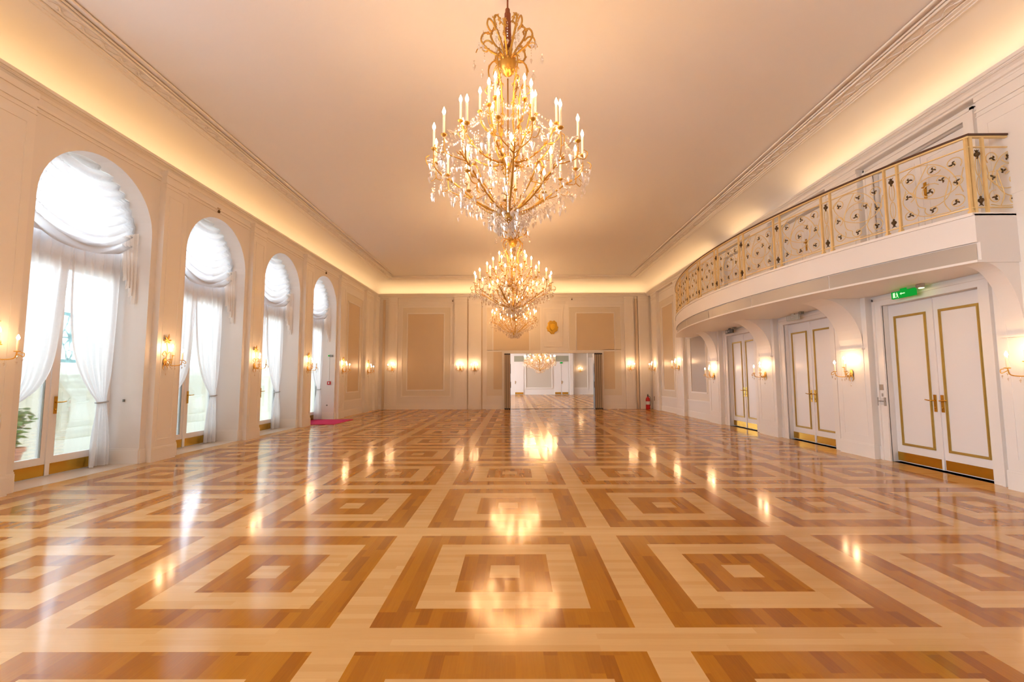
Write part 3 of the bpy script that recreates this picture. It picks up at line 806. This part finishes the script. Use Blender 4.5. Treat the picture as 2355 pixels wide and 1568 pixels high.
# ------------------------------------------------------------------ sconces
def sconce_proto(star):
    root = bpy.data.objects.new('wall_sconce', None); COL.objects.link(root); root.empty_display_size = .1
    p = MB()   # back plate, faces +x
    p.lathe([(0, 0), (.030, .003), (.042, .010), (.036, .022), (.018, .032), (0, .035)], n=12)
    p.v = [(z, x*1.0, y*1.5) for x, y, z in p.v]
    for s in (-1, 1):
        p.tube(spline([(.015, 0, -.03), (.02, s*.05, -.09), (.02, s*.02, -.14)], 4), [.009, .009, .008, .008, .007, .006, .005, .004, .003], 6)
    p.build('backplate', 'gold', root)
    if star:
        st = MB()
        st.tube(spline([(.02, 0, .04), (.035, .015, .18), (.03, -.01, .32)], 5), .006, 6)
        for a, l in ((.3, .10), (1.3, .13), (2.2, .11), (2.9, .08), (-.5, .07), (3.6, .06)):
            st.tube([(.035, 0, .34), (.04, math.cos(a)*l*.5, .34+math.sin(a)*l*.5), (.03, math.cos(a)*l, .34+math.sin(a)*l)], [.006, .016, .002], 5)
        for s in (-1, 1):
            st.tube(spline([(.03, 0, .12), (.05, s*.06, .17), (.04, s*.10, .12), (.04, s*.06, .09)], 5), .005, 5)
        st.build('leaf_spray', 'gold', root)
    for (tx, ty) in ((.20, -.13), (.20, .13), (.13, 0)):
        a = MB(); zt = 0.02 if ty else .09
        a.tube(spline([(.02, ty*.1, -.01), (.06, ty*.5, -.06), (tx*.85, ty*.95, -.05), (tx, ty, zt)], 5), .007, 6)
        if ty:
            s = 1 if ty > 0 else -1
            a.tube(spline([(tx, ty, -.0), (tx+.03, ty+s*.04, -.03), (tx+.01, ty+s*.065, .01), (tx-.01, ty+s*.045, .02)], 4), .005, 5)
        a.lathe([(0, zt), (.028, zt+.004), (.032, zt+.014), (.012, zt+.016)], (tx, ty, 0), 10)
        a.build('arm', 'gold', root)
        c = MB(); c.lathe([(.0115, zt+.01), (.0115, zt+.14), (0, zt+.143)], (tx, ty, 0), 8); cd = c.build('candle', 'candle', root)
        b = MB(); z0 = zt+.14; b.lathe([(0, z0), (.011, z0+.006), (.016, z0+.020), (.013, z0+.036), (.005, z0+.052), (0, z0+.06)], (tx, ty, 0), 8); b.build('bulb', 'sbulb', cd)
    for (x, y, z) in ((.20, -.13, -.06), (.20, .13, -.06), (.13, 0, -.08), (.22, .17, -.03), (.22, -.17, -.03), (.03, 0, -.17), (.12, .08, -.08), (.12, -.08, -.08), (.17, -.16, .0), (.17, .16, 0)):
        d = MB(); d.octa((x, y, z-.03), .010, .022, 6, .3); d.octa((x, y, z), .006, .006, 5); d.build('pendant', 'crystal', root)
    return root
def dup_sconce(proto, loc, rz, label, first):
    r = proto if first else copy_tree(proto)
    r.location = loc; r.rotation_euler = (0, 0, rz)
    tag(r, label, 'wall light', 'gilt candle wall lights')
pa = sconce_proto(True)
lefts = [(4.93, 'gilt candle wall light before the first arched window, cut by the picture edge'),
         (7.47, 'gilt candle wall light on the pillar between the first and second arched windows'),
         (10.05, 'gilt candle wall light on the pillar between the second and third arched windows'),
         (12.66, 'gilt candle wall light on the pillar between the third and fourth arched windows'),
         (15.25, 'gilt candle wall light between the fourth arched window and the tan panel'),
         (17.87, 'gilt candle wall light on the window wall beyond its tan panel, by the corner')]
for i, (y, lab) in enumerate(lefts): dup_sconce(pa, (PL, y, 1.60), 0, lab, i == 0)
pbs = sconce_proto(False)
ends = [(-5.17, 'gilt candle wall light on the end wall left of the first tan panel'),
        (-2.28, 'gilt candle wall light on the end wall just right of the first tan panel'),
        (-1.67, 'gilt candle wall light on the end wall just left of the panel above the opening'),
        (4.91, 'gilt candle wall light on the end wall right of the folding partition opening')]
for i, (x, lab) in enumerate(ends): dup_sconce(pbs, (x, YE-.07, 1.70), -PI/2, lab, i == 0)
rights = [(5.02, 1.37, 'gilt candle wall light near the first double door, cut by the picture edge'),
          (7.78, 1.37, 'gilt candle wall light between the first and second double doors under the balcony'),
          (10.44, 1.37, 'gilt candle wall light between the second and third double doors under the balcony'),
          (13.14, 1.37, 'gilt candle wall light past the third double door under the balcony'),
          (15.88, 1.67, 'gilt candle wall light on the door side wall just beyond the balcony end'),
          (18.58, 1.67, 'gilt candle wall light on the door side wall above the fire extinguisher')]
for y, z, lab in rights: dup_sconce(pbs, (PR, y, z), PI, lab, False)

# ------------------------------------------------------------------ chandeliers
def chandelier():
    root = bpy.data.objects.new('chandelier', None); COL.objects.link(root); root.empty_display_size = .2   # origin = ceiling hook (z 5.5)
    Z = lambda z: z-ZC
    R3 = lambda r, a, z: Vector((r*math.cos(a), r*math.sin(a), Z(z if z < 4.74 else 4.74+(z-4.74)*.84)))
    m = MB(); m.tube([(0, 0, 0), (0, 0, Z(5.25))], .010, 8); m.lathe([(0, 0), (.06, 0), (.05, -.03), (.012, -.05)], n=16); m.build('rod', 'velvet', root)
    m = MB(); m.lathe([(.010, Z(5.31)), (.026, Z(5.29)), (.028, Z(5.25)), (.036, Z(5.24)), (.042, Z(4.90)), (.045, Z(4.86)), (0, Z(4.86))], n=14); m.build('sleeve', 'velvet', root)
    m = MB(); m.lathe([(0, Z(4.86)), (.012, Z(4.86)), (.014, Z(4.74)), (.05, Z(4.725)), (.095, Z(4.70)), (.10, Z(4.66)), (.085, Z(4.60)), (.05, Z(4.55)), (.02, Z(4.53)), (0, Z(4.52))], n=20)
    for j in range(12):
        a = j*PI/6; m.octa(R3(.095, a, 4.69), .018, .022, 5); m.octa(R3(.07, a, 4.58), .014, .018, 5)
    m.build('bowl', 'ggold', root)
    def leaflets(mb, pts, every=4, sc=.03):
        for i in range(2, len(pts)-1, every):
            p_ = pts[i]; t = (pts[i+1]-pts[i]).normalized(); sd = t.cross(Vector((0, 0, 1)))
            sd = sd.normalized() if sd.length > .1 else Vector((1, 0, 0))
            for s in (-1, 1):
                mb.tube([p_, p_+(sd*s*.6+t*.6)*sc, p_+(sd*s*.7+t*1.3)*sc], [.003, .007, .001], 4)
    # crown scrolls: tall ones, middle ones and low ones
    for k in range(5):
        a = k*PI/2.5+.2
        m = MB()
        pts = spline([R3(.05, a, 4.72), R3(.10, a, 4.86), R3(.19, a, 5.02), R3(.22, a, 5.14), R3(.17, a, 5.20), R3(.13, a, 5.16), R3(.12, a, 5.12)], 5)
        m.tube(pts, [.015-.007*i/len(pts) for i in range(len(pts))], 6); leaflets(m, pts)
        pts = spline([R3(.20, a, 5.00), R3(.25, a, 5.06), R3(.31, a, 5.06), R3(.33, a, 4.97), R3(.28, a, 4.92), R3(.24, a, 4.95)], 5); m.tube(pts, .010, 6)
        m.build('crown_scroll', 'ggold', root)
        a += PI/5; m = MB()
        pts = spline([R3(.05, a, 4.71), R3(.15, a, 4.77), R3(.24, a, 4.82), R3(.31, a, 4.92), R3(.28, a, 5.02), R3(.21, a, 5.03), R3(.20, a, 4.98)], 5)
        m.tube(pts, [.014-.006*i/len(pts) for i in range(len(pts))], 6); leaflets(m, pts)
        pts = spline([R3(.24, a, 4.82), R3(.30, a, 4.83), R3(.35, a, 4.80), R3(.37, a, 4.75)], 5); m.tube(pts, .006, 6)
        m.build('crown_scroll', 'ggold', root)
    # S-shaped stems from the bowl to the body
    for k in range(6):
        a = k*PI/3; m = MB()
        pts = spline([R3(.07, a, 4.68), R3(.16, a, 4.70), R3(.22, a, 4.62), R3(.21, a, 4.50), R3(.15, a, 4.38), R3(.13, a, 4.22), R3(.12, a, 4.05), R3(.16, a, 3.85), R3(.10, a, 3.62), R3(.03, a, 3.55)], 5)
        m.tube(pts, .009, 6); leaflets(m, pts, 6, .04)
        pts = spline([R3(.15, a, 4.38), R3(.22, a, 4.42), R3(.26, a, 4.36), R3(.22, a, 4.32)], 4); m.tube(pts, .006, 5)
        m.build('stem', 'ggold', root)
    m = MB(); m.lathe([(0, Z(4.5)), (.008, Z(4.5)), (.008, Z(3.62)), (.03, Z(3.61)), (.055, Z(3.58)), (.05, Z(3.52)), (.035, Z(3.49)), (.012, Z(3.46)), (.010, Z(3.16)), (.028, Z(3.14)), (.022, Z(3.10)), (.045, Z(3.08)), (.035, Z(3.05)),
        (.055, Z(3.01)), (.055, Z(2.965)), (.03, Z(2.935)), (.012, Z(2.925)), (0, Z(2.90))], n=16)
    for k in range(8):
        a = k*PI/4; m.tube([R3(.045, a, 3.56), R3(.085, a, 3.63), R3(.07, a, 3.68)], [.010, .012, .002], 5)
    m.build('hub', 'ggold', root)
    cups = []
    def arm(pts, r0=.010, leaf=.05):
        r0 *= 1.35
        m = MB(); q = spline(pts, 6); m.tube(q, [r0*(1-.4*i/len(q)) for i in range(len(q))], 6); leaflets(m, q, 5, leaf); return m, q
    def cup(m, p_):
        x, y, z = p_; m.lathe([(0, z-.012), (.012, z-.010), (.030, z+.004), (.033, z+.012), (.013, z+.012)], (x, y, 0), 10); cups.append(Vector(p_))
    for k in range(8):
        a = k*PI/4+.1
        m, q = arm([R3(.04, a, 3.03), R3(.18, a, 3.05), R3(.36, a, 3.14), R3(.52, a, 3.26), R3(.66, a, 3.36), R3(.76, a, 3.42)], .011, .055)
        for da, rr, zz in ((-.20, .84, 3.60), (.20, .84, 3.60)):
            m2 = spline([R3(.66, a, 3.36), R3(.74, a+da*.4, 3.38), R3(.83, a+da*.9, 3.44), R3(rr, a+da, zz)], 6); m.tube(m2, .0065, 5); cup(m, R3(rr, a+da, zz))
            m3 = spline([R3(.83, a+da*.9, 3.44), R3(.90, a+da*1.1, 3.42), R3(.93, a+da*1.2, 3.48), R3(.89, a+da*1.15, 3.52)], 4); m.tube(m3, .005, 5)
        m.build('arm', 'ggold', root)
    for k in range(6):
        a = k*PI/3+.45
        m, q = arm([R3(.04, a, 3.04), R3(.14, a, 3.12), R3(.30, a, 3.30), R3(.40, a, 3.48), R3(.46, a, 3.40), R3(.42, a, 3.34)], .008, .04)
        m2 = spline([R3(.30, a, 3.30), R3(.44, a+.1, 3.26), R3(.52, a+.15, 3.34)], 5); m.tube(m2, .006, 5); cup(m, R3(.52, a+.15, 3.35))
        m.build('arm', 'ggold', root)
    for k in range(8):
        a = k*PI/4+.45
        m, q = arm([R3(.04, a, 3.56), R3(.16, a, 3.56), R3(.30, a, 3.60), R3(.44, a, 3.70), R3(.57, a, 3.88)], .009, .045); cup(m, R3(.57, a, 3.89))
        m3 = spline([R3(.44, a, 3.70), R3(.54, a, 3.70), R3(.60, a, 3.76), R3(.55, a, 3.80)], 4); m.tube(m3, .005, 5)
        m.build('arm', 'ggold', root)
    for k in range(6):
        a = k*PI/3+.1
        m, q = arm([R3(.14, a, 3.88), R3(.22, a, 3.90), R3(.30, a, 3.98), R3(.32, a, 4.10)], .007, .035); cup(m, R3(.32, a, 4.11))
        m.build('arm', 'ggold', root)
    # candles
    c0 = MB(); c0.lathe([(.0125, .008), (.0125, .205), (0, .208)], n=8)
    b0 = MB(); b0.lathe([(0, .205), (.010, .21), (.0175, .228), (.0165, .245), (.008, .266), (0, .285)], n=8)
    cm = c0.build('candle', 'candle', root); bm = b0.build('bulb', 'bulb', cm)
    for i, p_ in enumerate(cups):
        if i == 0: cm.location = p_
        else:
            c = cm.copy(); COL.objects.link(c); c.parent = root; c.location = p_
            b = bm.copy(); COL.objects.link(b); b.parent = c
    # crystals: pendants
    d0 = MB(); d0.octa((0, 0, -.050), .017, .032, 6, .3); d0.octa((0, 0, -.012), .009, .009, 6); d0.octa((0, 0, -.03), .004, .02, 4); dm = d0.build('pendant', 'crystal', root)
    rn = random.Random(5); pl = []
    for i in range(44):
        a = i*2*PI/44; pl.append(R3(rn.uniform(.84, .96), a, rn.uniform(3.30, 3.50)))
    for i in range(30):
        a = i*2*PI/30+.1; pl.append(R3(rn.uniform(.50, .74), a, rn.uniform(3.12, 3.28)))
    for i in range(14):
        a = i*2*PI/14; pl.append(R3(rn.uniform(.10, .30), a, rn.uniform(2.94, 3.04)))
    for i in range(10):
        a = i*2*PI/10; pl.append(R3(rn.uniform(.36, .40), a, rn.uniform(4.70, 4.80)))
    for i, p_ in enumerate(pl):
        o = dm if i == 0 else dm.copy()
        if i: COL.objects.link(o); o.parent = root
        o.location = p_; s = rn.uniform(1.0, 1.6); o.scale = (s, s, s); o.rotation_euler = (0, 0, rn.uniform(0, 3))
    # bead strands: uncountable small crystals
    m = MB()
    def strand(p0, p1, sag, step=.030, sz=.0095):
        L_ = (p1-p0).length*1.15+sag; k = max(3, int(L_/step))
        for i in range(k+1):
            t = i/k; p_ = p0.lerp(p1, t); p_.z -= sag*4*t*(1-t); m.octa(p_, sz*(1.5 if i % 3 == 0 else 1.1), sz*1.6, 4)
    def drop(p0, ln, step=.03):
        k = int(ln/step)
        for i in range(k): m.octa(p0-Vector((0, 0, i*step)), .008, .010, 4)
        m.octa(p0-Vector((0, 0, k*step+.02)), .019, .034, 5, .3)
    oc = cups[:16]
    for i in range(16): strand(oc[i]-Vector((0, 0, .02)), oc[(i+1) % 16]-Vector((0, 0, .02)), .12)
    mid = cups[22:30]; top_ = cups[30:36]
    for i in range(8): strand(mid[i], mid[(i+1) % 8], .12)
    for i in range(6): strand(top_[i], top_[(i+1) % 6], .10)
    for i in range(16): strand(oc[i], mid[(i//2) % 8], .05, .045)
    for i in range(8): strand(mid[i], top_[(i*6//8) % 6], .04, .045)
    for i in range(6): strand(top_[i], R3(.14, i*PI/3+.1, 4.5), .02, .04)
    for i in range(150):
        a = rn.uniform(0, 2*PI); r = rn.choice((.3, .45, .6, .75, .88)); z = {.3: 3.1, .45: 3.2, .6: 3.3, .75: 3.4, .88: 3.42}[r]
        drop(R3(r, a, z), rn.uniform(.06, .18))
    for i in range(110):
        a = rn.uniform(0, 2*PI); r = rn.uniform(.15, .6); drop(R3(r, a, rn.uniform(3.5, 3.9)), rn.uniform(.05, .2))
    for i in range(60):
        a = rn.uniform(0, 2*PI); r = rn.uniform(.03, .24); drop(R3(r, a, 2.95-.0*r), rn.uniform(.03, .12))
    for i in range(16):
        a = i*2*PI/16; strand(R3(.06, a, 3.02), R3(.7, a, 3.3), .10, .04)
        drop(R3(.30, a, 5.0), .15) if i % 2 else drop(R3(.13, a, 5.1), .2)
    st = m.build('bead_strands', 'crystal', root); st['kind'] = 'stuff'
    # large clear leaves
    for k in range(8):
        a = k*PI/4+.1; f = MB()
        f.tube([R3(.80, a, 3.50), R3(.86, a, 3.56), R3(.93, a, 3.56)], [.004, .022, .002], 5); f.build('glass_leaf', 'crystal', root)
    return root
ch1 = chandelier(); CX = -.055
tag(ch1, 'gilded crystal chandelier nearest the viewer, lit candle bulbs, brown sleeve on its rod', 'chandelier', 'gilded crystal chandeliers')
ch1.location = (CX, 4.62, ZC); ch1.scale = (.925, .925, 1)
ch2 = copy_tree(ch1); ch2.location = (-.02, 11.0, ZC); ch2.scale = (1.12, 1.12, 1); ch2['label'] = 'gilded crystal chandelier hanging in the middle of the row of three'
ch3 = copy_tree(ch1); ch3.location = (.0, 17.2, ZC); ch3.scale = (1, 1, 1); ch3['label'] = 'gilded crystal chandelier farthest away, mostly hidden below the middle one'
ch2.rotation_euler = (0, 0, .3); ch3.rotation_euler = (0, 0, .8)

ch_fill = copy_tree(ch1); ch_fill.location = (-.05, -1.9, ZC); ch_fill.scale = (1, 1, 1); ch_fill['label'] = 'gilded crystal chandelier hanging behind the viewpoint'; ch_fill.rotation_euler = (0, 0, .5)  # unseen extra chandelier, added to warm the faces turned to the camera

# ------------------------------------------------------------------ adjoining room
BY, BX0, BX1, BZ = 36.0, -6.2, 9.0, 4.3
br = MB()
br.quad((BX0, BY, 0), (BX1, BY, 0), (BX1, BY, BZ), (BX0, BY, BZ)); struct(br, 'wall_back', 'paint')
br = MB(); holed(br, 'L', BX0, 19.6, BY, 0, BZ, [(y, y+2.0, 0, 3.6) for y in (21, 24.5, 28, 31.5)], .3); struct(br, 'wall_back_left', 'paint')
br = MB(); br.quad((BX1, 19.6, 0), (BX1, BY, 0), (BX1, BY, BZ), (BX1, 19.6, BZ)); struct(br, 'wall_back_right', 'paint')
br = MB(); br.quad((BX0, 19.6, BZ), (BX1, 19.6, BZ), (BX1, BY, BZ), (BX0, BY, BZ)); struct(br, 'ceiling_back', 'ceil')
br = MB(); holed(br, 'E', 19.6, BX0, BX1, 0, BZ, [(OX0, OX1, 0, OZ)]); struct(br, 'wall_back_front', 'paint')
# grey fields and white frames on its far wall
bg = MB()
for a, b, c, d in ((.95, 2.95, .55, 3.6), (4.75, 5.75, .55, 3.6), (5.85, 6.3, 2.9, 3.6)): pb(bg, 'E', BY, a, b, c, d, 0, .02)
struct(bg, 'wall_back_panel', pbr('grey_panel_paint', (.60, .55, .47), .5))
bg = MB()
for a, b in ((.0, .78), (3.12, 4.3)): pb(bg, 'E', BY, a, b, 2.60, 3.05, 0, .03)
struct(bg, 'trim_9', pbr('olive_panel', (.36, .36, .27), .5))
bt = MB()
for a, b, c, d in ((.85, 3.05, .45, 3.7), (4.65, 5.85, .45, 3.7)): frame(bt, 'E', BY, a, b, c, d, .1, .05)
pb(bt, 'E', BY, 4.35, 4.62, 0, 4.2, 0, .35)
struct(bt, 'trim_10', 'trim')
for k, (a, b, parts) in enumerate(((.02, .76, 1), (3.16, 4.28, 2))):
    root = thing('door_%d' % (7+k), None, None, kind='structure'); w = (b-a)/parts
    for i in range(parts):
        lf = MB(); pb(lf, 'E', BY, a+i*w+.01, a+(i+1)*w-.01, .01, 2.5, 0, .06); leaf = lf.build('door_leaf', 'white', root)
        kp = MB(); pb(kp, 'E', BY-.06, a+i*w+.05, a+(i+1)*w-.04, .03, .19, 0, .01); kp.build('kick_plate', 'brass', leaf)
    h = MB(); lever(h, 'E', BY-.06, (a+b)/2+.04 if parts == 2 else a+.06, 1.0, 1); h.build('handle', 'brass', root)
ex = MB(); ex.box(3.62, 3.82, BY-.12, BY-.08, 2.44, 2.54)
o = ex.build('exit_sign', 'exitg'); tag(o, 'small green lit exit sign above the double door in the room beyond', 'exit sign')
q = MB(); q.box(3.60, 3.84, BY-.08, BY-.0, 2.42, 2.56); q.build('housing', 'plastic', o)
dup_sconce(pbs, (5.2, BY-.05, 1.85), -PI/2, 'bright gilt candle wall light on a grey panel in the room beyond the opening', False)
# its chandelier: a copy seen only by its lowest part, hung lower
ch4 = copy_tree(ch1); ch4.location = (1.55, 27.5, 4.3+.0); ch4.scale = (1.1, 1.1, 1); ch4['label'] = 'crystal chandelier in the room beyond, only its lower part visible through the opening'
ch4.location.z = 4.29

# folded partition stacks
for k, (x0, dirn, lab, nleaf) in enumerate(((OX0, 1, 'folded brown partition leaves stacked at the left jamb of the opening', 3), (OX1, -1, 'folded brown partition leaves stacked at the right jamb of the opening', 4))):
    root = thing('folding_partition', lab, 'partition', (x0, YE-.18, 0))
    w = .085
    for i in range(nleaf):
        a = i*w+.005; b = a+w-.012
        lf = MB(); lf.box(dirn*a, dirn*b, -.02, .34, .02, OZ-.03); leaf = lf.build('partition_leaf', 'part', root)
        e = MB(); e.box(dirn*(b-.002), dirn*(b+.012), -.03, .35, .02, OZ-.03); e.box(dirn*a, dirn*b, -.03, .35, 0, .05); e.box(dirn*a, dirn*b, -.03, .35, OZ-.07, OZ-.02); e.build('edge_seal', 'black', leaf)
    h = MB(); h.box(dirn*(nleaf*w), dirn*(nleaf*w+.03), .02, .05, .9, 1.15); h.box(dirn*(nleaf*w), dirn*(nleaf*w+.02), .02, .05, 1.5, 1.9); h.build('handle', 'dkgrey', root)

# ------------------------------------------------------------------ small things
# gilt crest on the end wall
cr = thing('wall_crest', 'gilt crest with a shield and scrolled border on the end wall above the opening', 'crest', (1.64, YE-.0, 3.47))
m = MB(); k = 40; vs = [(0, -.05, 0)]; fs = []
def cr_r(t): return .255*(1+.07*math.cos(5*t+PI/2)+.045*math.cos(10*t)+.03*math.cos(15*t+.6))
for s, yy, sc in ((0, -.0, 1.), (1, -.03, 1.), (2, -.045, .85)):
    for i in range(k):
        t = 2*PI*i/k; r = cr_r(t)*sc; vs.append((r*math.cos(t)*.92, yy, r*math.sin(t)*1.12))
for i in range(k):
    j = (i+1) % k
    fs += [(1+i, 1+j, 1+k+j, 1+k+i), (1+k+i, 1+k+j, 1+2*k+j, 1+2*k+i), (1+2*k+i, 1+2*k+j, 0)]
m.add(vs, fs); m.build('border', pbr('crest_gold_dark', (.60, .36, .03), .4, .3, noise=.2, nscale=30), cr)
m = MB(); pts = [(-.11, .12), (0, .15), (.11, .12), (.11, -.02), (.07, -.11), (0, -.17), (-.07, -.11), (-.11, -.02)]
m.add([(x, -.05, z) for x, z in pts]+[(x*.8, -.075, z*.8) for x, z in pts]+[(0, -.08, 0)], [(i, (i+1) % 8, 8+(i+1) % 8, 8+i) for i in range(8)]+[(8+i, 8+(i+1) % 8, 16) for i in range(8)])
m.build('shield', pbr('crest_gold', (.80, .48, .03), .35, .3), cr)
# fire extinguisher
fe = thing('fire_extinguisher', 'red fire extinguisher standing on the floor in the far right corner', 'fire extinguisher', (5.52, 18.95, 0))
m = MB(); m.lathe([(0, 0), (.085, 0), (.09, .01), (.09, .40), (.075, .46), (.035, .50), (.03, .53), (0, .53)], n=20); m.build('cylinder', 'red', fe)
m = MB(); m.lathe([(0, .52), (.028, .53), (.028, .57), (0, .58)], n=12); m.box(-.012, .012, -.10, .03, .575, .59); m.box(-.012, .012, -.09, .03, .61, .622); m.box(-.012, .012, .0, .03, .57, .62); m.build('valve', 'black', fe)
m = MB(); m.tube(spline([(0, -.03, .55), (.06, -.09, .52), (.085, -.10, .35), (.06, -.10, .15)], 6), .010, 6); m.build('hose', 'black', fe)
m = MB(); m.lathe([(.091, .20), (.091, .33)], n=20); m.build('paper_band', 'plastic', fe)
# carpet runner at the fourth window
m = MB(); m.box(-6.40, -5.17, 13.13, 14.70, .0, .012); tag(m.build('entrance_mat', 'carpet'), 'crimson mat lying on the floor at the fourth arched window', 'mat')
# fire call point and emergency sign in the fourth reveal
yr = arches[-1][1]
ca = thing('fire_call_point', 'red fire call point with a white centre in the reveal of the fourth arched window', 'alarm', (-6.05, yr, 1.17))
m = MB(); m.box(-.055, .055, -.03, 0, -.055, .055); m.build('housing', 'red', ca)
m = MB(); m.box(-.022, .022, -.034, -.03, -.028, .028); m.build('glass_pane', 'plastic', ca)
m = MB(); m.box(-.002, .002, -.006, 0, .055, .84); m.build('cable', 'dkgrey', ca)
sg = thing('emergency_light', 'small dark emergency light glowing green on the curtain of the fourth arched window', 'exit sign', (-5.99, yr, 2.06))
m = MB(); m.box(-.05, .05, -.05, 0, -.03, .03); m.build('housing', 'dkgrey', sg); m = MB(); m.box(-.10, -.05, -.045, -.01, -.02, .02); m.build('lamp', 'exitg', sg)
m = MB(); m.box(-.02, .02, -.02, 0, -.02, .02); tag(m.build('wall_hook', 'dkgrey', loc=(-6.1, yr, .45)), 'tiny grey hook low in the reveal of the fourth arched window', 'hook')
m = MB(); m.box(-.012, .012, -.02, 0, -.02, .02); tag(m.build('tieback_hook', 'dkgrey', loc=(-6.15, arches[5][1], .98)), 'tiny grey tieback hook in the reveal of the first arched window', 'hook')
# exit signs over the double doors
def exit_sign(y, lit, label, root_x=5.70, z=2.585):
    r = thing('exit_sign', label, 'exit sign', (root_x, y, 2.598))
    m = MB(); m.box(-.012, .02, -.20, .20, -.135, -.03); m.box(-.005, .01, -.05, .05, -.03, 0)
    m.build('housing', 'exitg' if lit == 1 else ('signgrey' if lit == 2 else 'black'), r)
    g = MB(); x = -.0135
    if True:
        # running figure, arrow and doorway
        def pq(pts): g.add([(x, a, b) for a, b in pts], [tuple(range(len(pts)))])
        pq([(.13, -.12), (.17, -.12), (.17, -.045), (.13, -.045)])
        pq([(.05, -.075), (.02, -.055), (.02, -.095)]); pq([(.02, -.068), (-.04, -.068), (-.04, -.082), (.02, -.082)])
        g.lathe([(0, 0), (.009, 0)], (0, 0, 0), 8)
        g.v[-16:] = [(x, .10+v[0], -.055+v[1]) for v in g.v[-16:]]
        pq([(.115, -.065), (.085, -.065), (.08, -.095), (.10, -.098)]); pq([(.10, -.095), (.085, -.095), (.07, -.125), (.08, -.128)]); pq([(.10, -.095), (.09, -.09), (.115, -.125), (.125, -.12)])
        g.build('pictogram', 'exitw' if lit == 1 else 'plastic', r)
    b = MB(); b.box(-.03, .03, -.32, -.24, -.05, 0)
    b.build('lamp_housing', 'dkgrey' if lit != 1 else 'steel', r)
    if lit == 1:
        b = MB(); b.box(.0, .028, -.31, -.25, -.058, -.05); b.build('lamp', 'exityel', r)
exit_sign(6.60, 1, 'green lit exit sign under the balcony above the first double door')
exit_sign(9.25, 2, 'grey unlit exit sign under the balcony above the second double door')
exit_sign(12.0, 3, 'dark unlit exit sign under the balcony above the third double door')
us = thing('exit_sign', 'green lit exit sign behind the railing on the upper balcony wall', 'exit sign', (5.84, 10.42, 4.60))
m = MB(); m.box(-.05, .02, -.12, .12, -.07, .07); m.build('housing', 'exitg', us); m = MB(); m.box(-.053, -.05, -.04, .06, -.03, .03); m.build('pictogram', 'exitw', us)
# switches on the first door casing
def plate(name, y, z, h, w, lab):
    m = MB(); m.box(-.012, 0, -w/2, w/2, -h/2, h/2); o = m.build(name, 'steel', loc=(XR-.025, y, z)); tag(o, lab, 'switch')
    return o
plate('wall_switch', 7.28, 1.14, .09, .07, 'small steel switch plate at the far side casing of the first double door, upper')
plate('wall_switch', 7.27, 1.02, .05, .02, 'tiny steel lock switch between two plates beside the first double door')
hk = thing('door_hold', 'steel door holder bracket at the far side casing of the first double door', 'door holder', (XR-.025, 7.28, .92))
m = MB(); m.box(-.03, 0, -.07, -.055, -.07, .06); m.box(-.03, 0, .055, .07, -.07, .06); m.build('bracket', 'steel', hk)
m = MB(); m.box(-.025, -.01, -.07, .07, -.005, .008); m.build('bar', 'dkgrey', hk)
m = MB(); m.box(-.006, 0, -.05, .05, -.06, .05); m.build('plate', 'plastic', hk)
m = MB(); m.box(-.012, 0, -.03, .03, -.09, .09); tag(m.build('wall_socket', 'dkgrey', loc=(PR-.0, 18.8, .45)), 'narrow dark socket plate low on the wall beside the fire extinguisher', 'socket')
# small spot/hook fittings under the cornice
def fitting(P, x, y, z, lab):
    r = thing('wall_fitting', lab, 'fitting', (x, y, z))
    m = MB(); m.box(-.015, .015, -.04, .04, .04, .055); m.tube([(0, 0, .045), (.0, 0, .0)], .006, 6); m.build('bracket', 'chan', r)
    m = MB(); m.lathe([(0, -.045), (.020, -.035), (.024, -.01), (.014, .015), (0, .02)], n=10); m.build('lamp_head', 'bronze', r)
    if P == 'E': r.rotation_euler = (0, 0, PI/2)
fitting('L', XL+.035, 8.74, 4.63, 'tiny bronze fitting under the cornice above the second arched window')
fitting('L', XL+.035, 13.9, 4.60, 'tiny bronze fitting under the cornice above the fourth arched window')
fitting('E', -2.62, YE-.11, 4.62, 'tiny bronze fitting under the cornice on the end wall left of the middle chandelier')
fitting('E', 2.49, YE-.03, 4.68, 'tiny bronze fitting under the cornice on the end wall above the crest')
